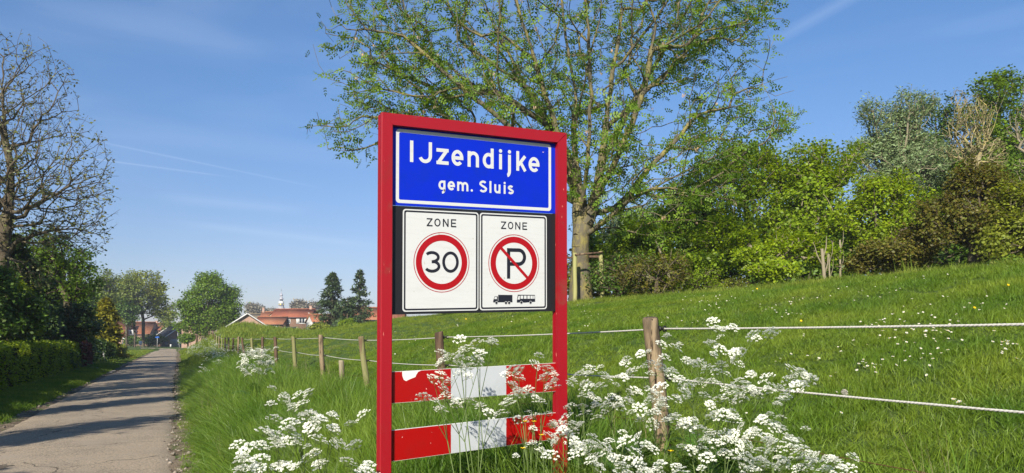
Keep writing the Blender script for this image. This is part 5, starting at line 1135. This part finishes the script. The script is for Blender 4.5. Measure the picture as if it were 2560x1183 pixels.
# lawn on the dyke, density falling with distance
def ring(dens, Y0, Y1, u0, u1, rg):
    vmax = Y1*1.25+u1; n = int(dens*(u1-u0)*(vmax+2)); u, v, X, Y = region(n, u0, u1, -2, vmax, rg); k = inview(X, Y) & (Y >= Y0) & (Y < Y1); return u[k], v[k], X[k], Y[k]
def patch(X, Y, s=.55): return .75+1.1*np.clip(vnoise(X, Y, s, 33)+.5*vnoise(X, Y, 2.2, 34)+.25, 0, 1)
u, v, X, Y = ring(240, 0, 9, 2.9, 13, rg); h1 = patch(X, Y); mk('lawn_grass', K_l, X, Y, rg, .7, 1.1, 'short lush grass on the dyke slope nearest the fence', hs=h1)
u, v, X, Y = ring(95, 9, 20, 2.9, 14, rg); mk('slope_grass', K_l, X, Y, rg, .95, 1.5, 'grass on the middle of the dyke slope', hs=patch(X, Y)*.75)
u, v, X, Y = ring(9, 20, 42, 2.9, 15, rg); mk('far_slope_grass', K_m, X, Y, rg, .4, .65, 'grass on the far dyke slope', hs=patch(X, Y)*.6)
u, v, X, Y = ring(3.2, 42, 115, 2.9, 16, rg); mk('distant_slope_grass', K_f, X, Y, rg, .35, .7, 'grass on the distant end of the dyke', hs=patch(X, Y, 2)*.6)
u, v, X, Y = ring(34, 0, 14, 2.9, 8, rg); k = (vnoise(X, Y, .9, 51)+.4*vnoise(X, Y, .35, 52) > .22); mk('grass_tufts', K_t, X[k], Y[k], rg, .32, .55, 'darker longer tufts standing out of the mown slope', hs=.8)
# crest fringe, a bit longer
u, v, X, Y = region(5200, 11.2, 13.8, 0, 48, rg); k = inview(X, Y); mk('crest_grass', K_m, X[k], Y[k], rg, .4, .8, 'longer grass along the crest of the dyke', hs=.7)
u, v, X, Y = region(2600, 13.5, 24, 6, 50, rg); k = inview(X, Y); mk('woodland_grass', K_m, X[k], Y[k], rg, .8, 1.6, 'rough grass under the trees of the wood')
# tall verge grass between lane and fence
def verge(dens, Y0, Y1, rg):
    u, v, X, Y = ring(dens, Y0, Y1, .33, 3.5, rg); k = (rg.random(len(u)) < np.clip((3.75-u)/.9, 0, 1)) & (u > .36+.12*vnoise(v, v*0, .5, 40)); return u[k], v[k], X[k], Y[k]
u, v, X, Y = verge(95, 0, 13, rg); hs = .45+.75*sstep(.35, 1.0, u)*(1+.7*vnoise(X, Y, .8, 41)); hs *= 1-.62*sstep(2.2, 2.9, u)*sstep(5.5, 9, Y); hs *= 1-.45*((X > .6)*1.0)
mk('verge_grass', K_t, X, Y, rg, .8, 1.25, 'tall lush grass on the verge between lane and fence', hs=hs)
u, v, X, Y = verge(26, 13, 34, rg); mk('verge_grass', K_t, X, Y, rg, 1.1, 1.7, 'tall grass of the verge further along the lane', hs=(.35+.55*sstep(.35, 1.2, u))*(1-.6*sstep(2.1, 2.9, u)))
u, v, X, Y = verge(7, 34, 110, rg); mk('verge_grass', K_m, X, Y, rg, .8, 1.3, 'distant verge grass along the lane', hs=(.5+.6*sstep(.35, 1.2, u))*(1-.45*sstep(1.6, 2.6, u)))
u, v, X, Y = verge(2.2, 2.5, 22, rg); mk('seed_heads', K_d, X, Y, rg, .8, 1.15, 'pale dry grass stalks in the verge')
# mound
u, v, X, Y = region(1500, 1.0, 11, 72, 96, rg); mk('mound_grass', K_f, X, Y, rg, .6, 1.2, 'rough tall grass on the mound at the end of the fence')
# left verge and lawns
u, v, X, Y = region(17000, -4.9, -3.32, 8, 53, rg); k = inview(X, Y) & (rg.random(len(u)) < np.clip((-3.3-u)/.4, 0, 1)); mk('left_grass', K_l, X[k], Y[k], rg, 1.0, 1.7, 'short grass strip between lane and hedge')
u, v, X, Y = region(2900, -14, -3.5, 53, 150, rg); k = inview(X, Y) & ~((v > 130) & (u > -12)); mk('left_lawn', K_f, X[k], Y[k], rg, .35, .7, 'lawn left of the far lane', hs=.6)
u, v, X, Y = region(800, -30, 30, 170, 260, rg)
# bits of grass creeping over the crumbled edge
u, v, X, Y = region(900, .12, .42, 2, 60, rg); k = inview(X, Y); mk('edge_grass', K_l, X[k], Y[k], rg, .8, 1.8, 'small grass tufts on the bare verge')

# ------------------------------------------------------------------ cow parsley
m_pet = leafmat('parsley_petal', (.72, .73, .64), (.84, .84, .76), .32, .7, False, .2, .06)
m_stem = leafmat('parsley_stem', (.085, .14, .03), (.15, .20, .06), .15, .6, False, .3, .15)
m_fern = leafmat('parsley_leaf', (.045, .115, .016), (.085, .165, .025), .35, .5, False, .3, .2)
def umbel_mesh(seed, R_=.030, nu=10, nf=15):
    rg = np.random.default_rng(seed); mb = MB(); nf = 19
    cs = [(0, 0)]+[(math.cos(a), math.sin(a)) for a in np.linspace(0, 6.28, 6)[:-1]+rg.uniform(0, 1)]+[(1.75*math.cos(a), 1.75*math.sin(a)) for a in np.linspace(0, 6.28, nu)[:-1]+rg.uniform(0, 1)]
    A = []; B = []
    for cx, cy in cs:
        q_ = R_*.60*rg.uniform(.8, 1.2); cx *= q_; cy *= q_; dist = math.hypot(cx, cy)/R_
        cz = .010-.016*dist*dist+rg.uniform(-.003, .003); A.append((0, 0, -.028)); B.append((cx, cy, cz-.006))
        for k in range(nf):
            a = rg.uniform(0, 6.28); r = .0078*math.sqrt(rg.random()); fx, fy, fz = cx+r*math.cos(a), cy+r*math.sin(a), cz+.002*(1-(r/.0085)**2)+rg.uniform(-.001, .0015)
            s = rg.uniform(.0016, .0025)*1.2; tz = rg.normal(size=3)*.35+np.array([0, 0, 1]); tz /= np.linalg.norm(tz); e = np.cross(tz, (1, 0, 0)); e /= np.linalg.norm(e); g = np.cross(tz, e); c = np.array([fx, fy, fz]); p0 = rg.uniform(0, 6.28)
            ring_ = [c+s*(e*math.cos(p0+i*1.2566)+g*math.sin(p0+i*1.2566)) for i in range(5)]; mb.add([c-tz*s*.25]+ring_, t=[(0, 1, 2), (0, 2, 3), (0, 3, 4), (0, 4, 5), (0, 5, 1)], r=rg.random())
    n0 = mb.n; mb.frusta(np.array(A), np.array(B), .0007, .0005, 3, m=1, r=.5); me = mb.mesh('flower_head'); me.materials.append(m_pet); me.materials.append(m_stem); return me
UM = [umbel_mesh(300+i, (.030, .034, .026, .031, .022)[i]) for i in range(5)]
def frond_mesh(seed, L_=.30):
    rg = np.random.default_rng(seed); mb = MB(); n = 9; mb.tube([(0, 0, 0), (L_*.5, 0, .05), (L_, 0, .0)], [.0022, .0016, .0006], 4, m=1)
    for i in range(n):
        t = .25+.75*i/n; b = np.array([L_*t, 0, .2*t*(1-t)]); ln = L_*.5*(1-t*.85)
        for s in (-1, 1):
            d = np.array([.55, s*.8, -.12]); d /= np.linalg.norm(d); m = max(3, int(ln/.016))
            for k in range(m):
                bb = b+d*ln*(k+.5)/m; w = ln*.36*(1-k/m)+.006
                for s2 in (-1, 1):
                    q = np.array([.75, s*.3+s2*.0, 0])+np.array([-d[1]*s2*.8, d[0]*s2*.8, rg.uniform(-.25, .05)]); q /= np.linalg.norm(q); sd_ = np.cross(q, (0, 0, 1.)); sd_ /= np.linalg.norm(sd_)
                    mb.add([bb, bb+q*w*.5+sd_*w*.2, bb+q*w, bb+q*w*.5-sd_*w*.2], q=[(0, 1, 2, 3)], r=rg.random())
    me = mb.mesh('leaf'); me.materials.append(m_fern); me.materials.append(m_stem); return me
FR = [frond_mesh(320+i, .24+.05*i) for i in range(3)]
GC = 'cow parsley plants in the verge'
def parsley(label, Z, heads, seed, root_px=None, nleaf=5, sat=2, scale=1.0, hid=0.0):
    """heads: flower positions; all joined by branching stems to one root"""
    rg = np.random.default_rng(seed); T = []
    for (x, y) in heads:
        T.append(P(x, y, Z+rg.uniform(-.22, .22)))
    T = np.array(T); rx = T[:, 0].mean()*.7+np.median(T[:, 0])*.3; ry = Z+.05
    if root_px: rx = P(root_px, 900, Z)[0]
    g = float(H(rx, ry)); root = np.array([rx, ry, g]); t = thing('cow_parsley', label, 'wildflower', tuple(root), 0, GC); T = T-root
    hmin = max(T[:, 2].min(), .12); main = np.array([T[:, 0].mean()*.35, 0, min(hmin*.55, .45)]); mb = MB()
    mb.tube([(0, 0, -.03), main*np.array([.4, 1, .5]), main], [.0055*scale, .005*scale, .0042*scale], 6)
    order = np.argsort(T[:, 0]); groups = np.array_split(order, max(1, len(T)//3)); heads3 = []
    for gr in groups:
        c = T[gr].mean(0); lo = T[gr][:, 2].min(); node = main+(c-main)*.55; node[2] = main[2]+max(.03, (lo-.07-main[2]))*.75; node += rg.normal(size=3)*.01
        mid = main+(node-main)*.5+np.array([0, 0, .015]); mb.tube([main, mid, node], [.0036*scale, .003*scale, .0026*scale], 5)
        for i in gr:
            p = T[i]; q = node+(p-node)*.55+np.array([0, 0, -.012]); e = p-np.array([0, 0, .027]); mb.tube([node, q, e], [.0021*scale, .0017*scale, .0013*scale], 4, cap=False); heads3.append((p, 1.0))
            for k in range(sat):
                o = rg.normal(size=3)*np.array([.055, .06, .028])*scale; pp = p+o; nn = q+(e-q)*.3; mb.tube([nn, (nn+pp)/2+np.array([0, 0, -.006]), pp-np.array([0, 0, .022])], [.0013, .0011, .0009], 3, cap=False); heads3.append((pp, rg.uniform(.55, .9)))
    obj('stem', mb, m_stem, t)
    for p, s in heads3:
        o = bpy.data.objects.new('flower_head', UM[int(rg.integers(5))]); C.objects.link(o); o.parent = t; o.location = p; o.scale = (s*scale*1.06,)*3; o.rotation_euler = (.38+rg.normal()*.25, rg.normal()*.28, rg.uniform(0, 6.28))
    for k in range(nleaf):
        o = bpy.data.objects.new('leaf', FR[int(rg.integers(3))]); C.objects.link(o); o.parent = t; f = rg.uniform(.1, .95); o.location = main*f; a = rg.uniform(0, 6.28); s = rg.uniform(.7, 1.15)*scale; o.scale = (s, s, s); o.rotation_euler = (rg.normal()*.2, -rg.uniform(.1, .9), a)
    return t
PL = [
 ('tall cow parsley with high flowers against the upper rope, right of the nearest post', 3.9, [(1795, 820), (1833, 816), (1880, 836), (1925, 832), (1778, 856), (1802, 870)], None),
 ('cow parsley flowering just right of the top of the nearest post', 4.3, [(1836, 880), (1850, 908), (1655, 858), (1690, 866), (1662, 890)], 1740),
 ('cow parsley crossing the middle of the nearest post', 4.4, [(1600, 882), (1562, 905), (1575, 928), (1628, 905), (1655, 915), (1560, 940)], 1600),
 ('cow parsley with a dense flower cluster right of the nearest post, upper middle', 3.8, [(1680, 925), (1742, 905), (1768, 918), (1802, 908), (1700, 945), (1720, 965), (1745, 950), (1790, 955)], 1760),
 ('single cow parsley branch beside the right sign post at board height', 4.0, [(1475, 918), (1447, 935), (1432, 950), (1460, 960)], 1470),
 ('cow parsley between the right sign post and the nearest post', 3.8, [(1500, 962), (1520, 945), (1530, 990), (1565, 1000), (1592, 975), (1550, 1015), (1515, 1010)], 1560),
 ('cow parsley massed before the foot of the nearest post', 3.6, [(1650, 965), (1622, 1000), (1640, 985), (1690, 995), (1600, 1020), (1660, 1015), (1632, 1030)], 1660),
 ('cow parsley with two bright round heads right of the nearest post foot', 3.4, [(1690, 1040), (1722, 1055), (1700, 1062), (1745, 1070), (1800, 1036), (1830, 1040), (1775, 1080)], 1750),
 ('cow parsley reaching right along the lower rope', 3.7, [(1820, 985), (1850, 950), (1870, 970), (1912, 942), (1930, 965), (1845, 995), (1800, 995), (1895, 985)], 1850),
 ('lone cow parsley branch furthest right with three heads over the lower rope', 3.6, [(1980, 922), (2028, 944), (1992, 962), (1918, 975), (1962, 990)], 1930),
 ('cow parsley with heads near the right end of the flower bank, middle height', 3.4, [(1905, 1045), (1932, 1058), (1885, 1078), (1952, 1068), (1920, 1090), (1978, 1095)], 1900),
 ('cow parsley low against the right sign post', 3.9, [(1430, 1058), (1462, 1030), (1490, 1012), (1415, 1040), (1400, 1062)], 1450),
 ('cow parsley at the bottom right of the sign in front of the lower board', 3.5, [(1330, 1108), (1380, 1090), (1402, 1078), (1432, 1098), (1355, 1125)], 1390),
 ('dense cow parsley at the bottom centre right of the sign', 3.3, [(1470, 1108), (1520, 1118), (1560, 1100), (1590, 1128), (1490, 1140), (1545, 1145), (1440, 1130)], 1510),
 ('foremost cow parsley at the bottom edge below the nearest post', 3.0, [(1500, 1168), (1552, 1175), (1602, 1162), (1650, 1158), (1700, 1172), (1630, 1180), (1575, 1185)], 1600),
 ('cow parsley at the bottom right of the nearest post', 3.2, [(1750, 1120), (1792, 1105), (1830, 1085), (1770, 1140), (1812, 1130), (1850, 1110)], 1790),
 ('cow parsley low in the right flower bank near the bottom edge', 3.1, [(1900, 1150), (1952, 1160), (1860, 1152), (1930, 1105), (1982, 1102), (1905, 1125), (1880, 1172)], 1920),
 ('last cow parsley of the bank, rightmost at the bottom edge', 3.1, [(2030, 1140), (2080, 1150), (2012, 1165), (2102, 1168), (2060, 1175), (1990, 1135)], 2040),
 ('tall cow parsley growing up before the white middle of the upper board', 3.7, [(1165, 868), (1190, 853), (1230, 850), (1122, 890), (1150, 880), (1200, 880), (1152, 908)], 1205),
 ('cow parsley left of the white part of the upper board', 3.6, [(1105, 900), (1198, 898), (1086, 945), (1102, 935), (1112, 972), (1060, 990)], 1180),
 ('cow parsley below the upper board, centre', 3.7, [(1105, 1020), (1142, 1010), (1175, 1000), (1225, 1030), (1252, 1030), (1200, 1012)], 1190),
 ('cow parsley in front of the right red part of the upper board', 3.8, [(1280, 922), (1296, 938), (1342, 910), (1372, 920), (1300, 975), (1326, 980), (1285, 960)], 1330),
 ('cow parsley between the two boards on the right', 3.8, [(1300, 1045), (1332, 1040), (1380, 960), (1360, 940), (1270, 1000), (1350, 1000)], 1330),
 ('cow parsley with high sparse heads left of the sign', 3.5, [(745, 985), (770, 980), (716, 1000), (732, 1015), (752, 1008)], 750),
 ('cow parsley left of the sign with stacked flower plates', 3.4, [(690, 1045), (722, 1055), (780, 1040), (802, 1045), (832, 1035), (770, 1065), (838, 1070)], 770),
 ('cow parsley spreading to the left in the lower left verge', 3.3, [(665, 1075), (692, 1085), (690, 1110), (740, 1090), (715, 1100), (655, 1110)], 700),
 ('lowest left cow parsley, nearest the lane', 3.1, [(620, 1115), (600, 1145), (650, 1145), (640, 1170), (625, 1160), (690, 1165), (720, 1165)], 660),
 ('cow parsley beside the left sign post at the bottom edge', 3.3, [(770, 1140), (792, 1160), (850, 1105), (882, 1110), (920, 1160), (800, 1095), (870, 1150), (905, 1175)], 840),
]
for i, (lab, Z_, hd, rp) in enumerate(PL): parsley(lab, Z_, hd, 400+i, rp, 7 if i < 18 else 6, 2 if 3 <= i <= 17 else 1)
parsley('distant cow parsley clump in front of the dark fence posts left of the stub', 13, [(612, 900), (625, 885), (640, 880), (655, 882), (668, 890), (620, 915), (645, 905), (672, 905), (635, 925), (665, 925), (610, 925), (650, 895)], 470, 640, 6, 5, 1.6)
# smaller plants as far as they can be told apart along the verge
def far_parsley():
    rg = np.random.default_rng(77); protos = []
    for k in range(3):
        t = thing('cow_parsley', 'x', 'wildflower', (0, 0, 0), 0, GC); mb = MB(); hd = MB()
        for j in range(16):
            a = rg.uniform(0, 6.28); r = rg.uniform(.05, .34); z = rg.uniform(.35, .75); p = np.array([r*math.cos(a), r*math.sin(a), z]); mb.tube([(0, 0, 0), p*np.array([.4, .4, .6]), p], [.004, .003, .002], 3, cap=False)
            for q in range(3):
                c = p+rg.normal(size=3)*np.array([.04, .04, .015]); an = np.arange(6)*1.047; ringv = [c+np.array([.034*math.cos(b)*rg.uniform(.7, 1.2), .034*math.sin(b)*rg.uniform(.7, 1.2), -.006]) for b in an]
                hd.add([c+np.array([0, 0, .006])]+ringv, t=[(0, 1+b, 1+(b+1) % 6) for b in range(6)], r=rg.random())
        obj('stem', mb, m_stem, t); obj('flower_heads', hd, m_pet, t); protos.append(t)
    lab = 'small cow parsley plant flowering in the verge grass further down the lane'; n = 0
    spots = [(rg.uniform(.7, 3.3), rg.uniform(20, 92)) for _ in range(46)]+[(rg.uniform(1.0, 4), rg.uniform(70, 94)) for _ in range(22)]
    for u, v in spots:
        x, y = xy_of(u, v)
        if not inview(np.array([x]), np.array([y]), 0)[0]: continue
        loc = (x, y, float(H(x, y))+.05); s = rg.uniform(.6, .95)
        if n < 3: t = protos[n]; t.location = loc; t.scale = (s,)*3; t['label'] = lab
        else: copy_thing(protos[n % 3], loc, rg.uniform(0, 6.28), s, lab)
        n += 1
far_parsley()
# white blossom specks at the shrub foot
# ------------------------------------------------------------------ daisies, dandelions, buttercups
m_dy = mat('daisy_white', (.6, .6, .57), .7, .2); m_yel = mat('flower_yellow', (.80, .50, .01), .6, .2)
def daisy_mesh():
    mb = MB(); n = 9; s = .0125
    for k in range(n):
        a = k*2*math.pi/n; d = np.array([math.cos(a), math.sin(a), .12]); p = np.array([-math.sin(a), math.cos(a), 0]); mb.add([d*s*.25, d*s*.7+p*s*.24, d*s, d*s*.7-p*s*.24], q=[(0, 1, 2, 3)])
    an = np.arange(7)*2*math.pi/7; mb.add([(0, 0, .004)]+[(s*.33*math.cos(a), s*.33*math.sin(a), .0015) for a in an], t=[(0, 1+i, 1+(i+1) % 7) for i in range(7)], m=1)
    mb.frusta([(0, 0, -.06)], [(0, 0, 0)], .0008, .0008, 3, m=2); me = mb.mesh('daisy'); [me.materials.append(m) for m in (m_dy, m_yel, m_stem)]; return me
DM = daisy_mesh(); rg = np.random.default_rng(9)
cl = [(1800, 760, 90, 14, 34), (1940, 790, 60, 16, 18), (2250, 830, 90, 30, 34), (2330, 850, 60, 26, 18), (2520, 890, 30, 16, 14), (2170, 930, 50, 16, 14), (2300, 890, 150, 60, 26), (2080, 880, 150, 60, 22), (2000, 760, 60, 10, 14), (1470, 800, 30, 30, 18), (1700, 810, 120, 30, 18),
      (2200, 745, 150, 30, 22), (2400, 780, 120, 40, 16), (1240, 810, 120, 22, 16), (1020, 870, 50, 30, 10), (2390, 1030, 20, 10, 7), (1950, 1000, 200, 60, 12), (2130, 700, 150, 14, 12)]
WH = ['on the crest side right of the ash stakes', 'below the crest left of the big daisy patch', 'in the big patch above the upper rope', 'in the big patch just right of and above the upper rope', 'at the right frame edge between the ropes', 'between the ropes, middle of the slope', 'scattered widely between the two ropes', 'scattered over the slope above the flower bank',
 'near the crest, upper middle', 'close to the right sign post', 'over the flower bank under the upper rope', 'high on the slope under the bronze hawthorn', 'high on the slope at the right', 'seen through the sign under the black panel', 'seen through the sign left of the upper board', 'beside the lower rope at the right', 'low on the slope below the lower rope', 'along the top of the crest']
for (cx, cy, sx, sy, n), where in zip(cl, WH):
    for k in range(n):
        q = ground_hit(cx+rg.normal()*sx*.6, cy+rg.normal()*sy*.6)
        if q is None or uv_of(q[0], q[1])[0] < 3.3 or q[1] > 45: continue
        o = tag(bpy.data.objects.new('daisy', DM), 'tiny white daisy '+where, 'flower', 'daisies scattered over the dyke'); C.objects.link(o)
        s = rg.uniform(.7, 1.1)*(1+max(0, q[1]-9)*.035); o.location = (q[0], q[1], q[2]+.075*(1 if q[1] < 14 else 1.3)); o.scale = (s,)*3; o.rotation_euler = (rg.uniform(.1, .7), rg.normal()*.3, rg.uniform(-.5, .5))
def dandelion_mesh():
    mb = MB()
    for layer, (r, z) in enumerate(((.019, 0), (.013, .004), (.007, .007))):
        n = 12
        for k in range(n): a = k*2*math.pi/n+layer*.2; d = np.array([math.cos(a), math.sin(a), .2]); p = np.array([-math.sin(a), math.cos(a), 0]); mb.add([np.array([0, 0, z]), d*r*.7+p*r*.25+[0, 0, z], d*r+[0, 0, z], d*r*.7-p*r*.25+[0, 0, z]], q=[(0, 1, 2, 3)])
    mb.frusta([(0, 0, -.12)], [(0, 0, 0)], .0018, .0018, 4, m=1); me = mb.mesh('dandelion'); me.materials.append(m_yel); me.materials.append(m_stem); return me
DD = dandelion_mesh()
for (x, y, lab) in ((2521, 733, 'yellow dandelion high on the slope near the right edge'), (2003, 821, 'yellow dandelion just under the upper rope in the middle of the slope'), (2437, 793, 'yellow dandelion on the slope right above the upper rope'), (2037, 694, 'yellow dandelion on the crest near the pale bare trunk'), (1165, 803, 'yellow dandelion seen under the black panel of the sign'), (1893, 732, 'yellow dandelion on the crest below the yellow bush')):
    q = ground_hit(x, y+3)
    if q is None: continue
    o = tag(bpy.data.objects.new('dandelion', DD), lab, 'flower', 'dandelions on the dyke'); C.objects.link(o); s = .5+.025*q[1]; o.location = (q[0], q[1], q[2]+.10); o.scale = (s,)*3; o.rotation_euler = (.9, 0, 0)
def buttercup(x, y, Z_, lab):
    p = P(x, y, Z_); g = float(H(p[0], p[1]+.05)); t = thing('buttercup', lab, 'flower', (p[0], p[1]+.05, g), 0, 'buttercups around the sign'); h = p-np.array([p[0], p[1]+.05, g]); mb = MB(); mb.tube([(0, 0, 0), (h[0]*.3+.02, -.02, h[2]*.6), tuple(h)], [.002, .0016, .0012], 4); obj('stem', mb, m_stem, t)
    mb = MB()
    for k in range(5):
        a = k*2*math.pi/5; d = np.array([math.cos(a), math.sin(a), .55]); q = np.array([-math.sin(a), math.cos(a), 0]); r = .0125; mb.add([h, h+d*r*.6+q*r*.45, h+d*r*1.05+q*r*.3, h+d*r*1.05-q*r*.3, h+d*r*.6-q*r*.45], t=[(0, 1, 2), (0, 2, 3), (0, 3, 4)])
    obj('petals', mb, m_yel, t)
buttercup(1313, 1056, 3.6, 'yellow buttercup left of a pair in front of the lower board'); buttercup(1335, 1056, 3.6, 'yellow buttercup right of a pair in front of the lower board'); buttercup(1354, 1090, 3.5, 'yellow buttercup between the lower board and the right flower mass')
buttercup(1308, 1123, 3.4, 'lowest yellow buttercup under the lower board'); buttercup(1677, 1130, 3.4, 'yellow buttercup at the foot of the nearest fence post')
# dandelion clock
q = ground_hit(2112, 1022)
if q is not None:
    rg2 = np.random.default_rng(3); t = thing('dandelion_clock', 'round fluffy grey dandelion seed head below the lower rope', 'flower', tuple(q)); mb = MB(); mb.frusta([(0, 0, 0)], [(0, 0, .11)], .002, .0015, 4); obj('stem', mb, m_stem, t)
    mb = MB(); d = rdir(rg2, 170); mb.frusta(np.tile([[0, 0, .12]], (170, 1)), np.array([0, 0, .12])+d*.021, .0003, .0006, 3); leaf_quads(mb, np.array([0, 0, .12])+d*.021, rg2, .006, 1.0); obj('seed_ball', mb, mat('seed_fluff', (.5, .46, .4), .9, .1), t)
# broad weeds near the foot of the sign
def weed(x, Y_, lab, seed, n=16, L_=.22, leaf='weed'):
    rg = np.random.default_rng(seed); p = P(x, 900, Y_); g = float(H(p[0], p[1])); t = thing('broad_weed', lab, 'plant', (p[0], p[1], g), 0, 'broad-leaved weeds in the verge')
    for k in range(n):
        mb = MB(); a = rg.uniform(0, 6.28); el = rg.uniform(.5, 1.35); d = np.array([math.cos(a)*math.cos(el), math.sin(a)*math.cos(el), math.sin(el)]); s = np.cross(d, (0, 0, 1.)); s /= np.linalg.norm(s); l = L_*rg.uniform(.7, 1.3); b = np.array([rg.normal()*.03, rg.normal()*.03, 0]); prev = None; V = []
        for i in range(6): f = i/5; c = b+d*l*(.25+f)-np.array([0, 0, .35*l*f*f]); w_ = l*.17*math.sin(math.pi*(.12+.86*f))+.001; V += [c-s*w_, c+np.array([0, 0, -.01]), c+s*w_]
        mb.add(V, q=[(i*3+j, i*3+j+1, i*3+j+4, i*3+j+3) for i in range(5) for j in range(2)], r=rg.random()); mb.frusta([b], [b+d*l*.25], .0025, .002, 4, r=.5); obj('leaf', mb, LM[leaf], t)
weed(1230, 3.9, 'broad-leaved weed right behind the lower board, centre', 501); weed(1330, 3.6, 'broad-leaved weed in front of the right end of the lower board', 502, 14, .17); weed(1040, 4.9, 'broad-leaved weed seen between the two boards on the left', 503, 22, .2); weed(1120, 5.0, 'broad-leaved weed seen between the two boards, centre', 504, 20, .2)
weed(960, 5.4, 'dark weed behind the left sign post', 505, 20, .2); weed(1160, 3.5, 'weed low before the white part of the lower board', 506, 12, .16)
# ------------------------------------------------------------------ the air between here and the village
mb = MB(); mb.box(-1010, 1010, -470, 1210, -3.2, 31.0)
hz_m = bpy.data.materials.new('haze_air'); hz_m.use_nodes = True; t = hz_m.node_tree; t.nodes.clear()
pv = N(t, 'ShaderNodeVolumePrincipled'); pv.inputs['Color'].default_value = (.86, .91, 1, 1); pv.inputs['Density'].default_value = HAZE; pv.inputs['Anisotropy'].default_value = .2
out = N(t, 'ShaderNodeOutputMaterial'); t.links.new(pv.outputs[0], out.inputs['Volume'])
tag(obj('haze', mb, hz_m), kind='stuff')
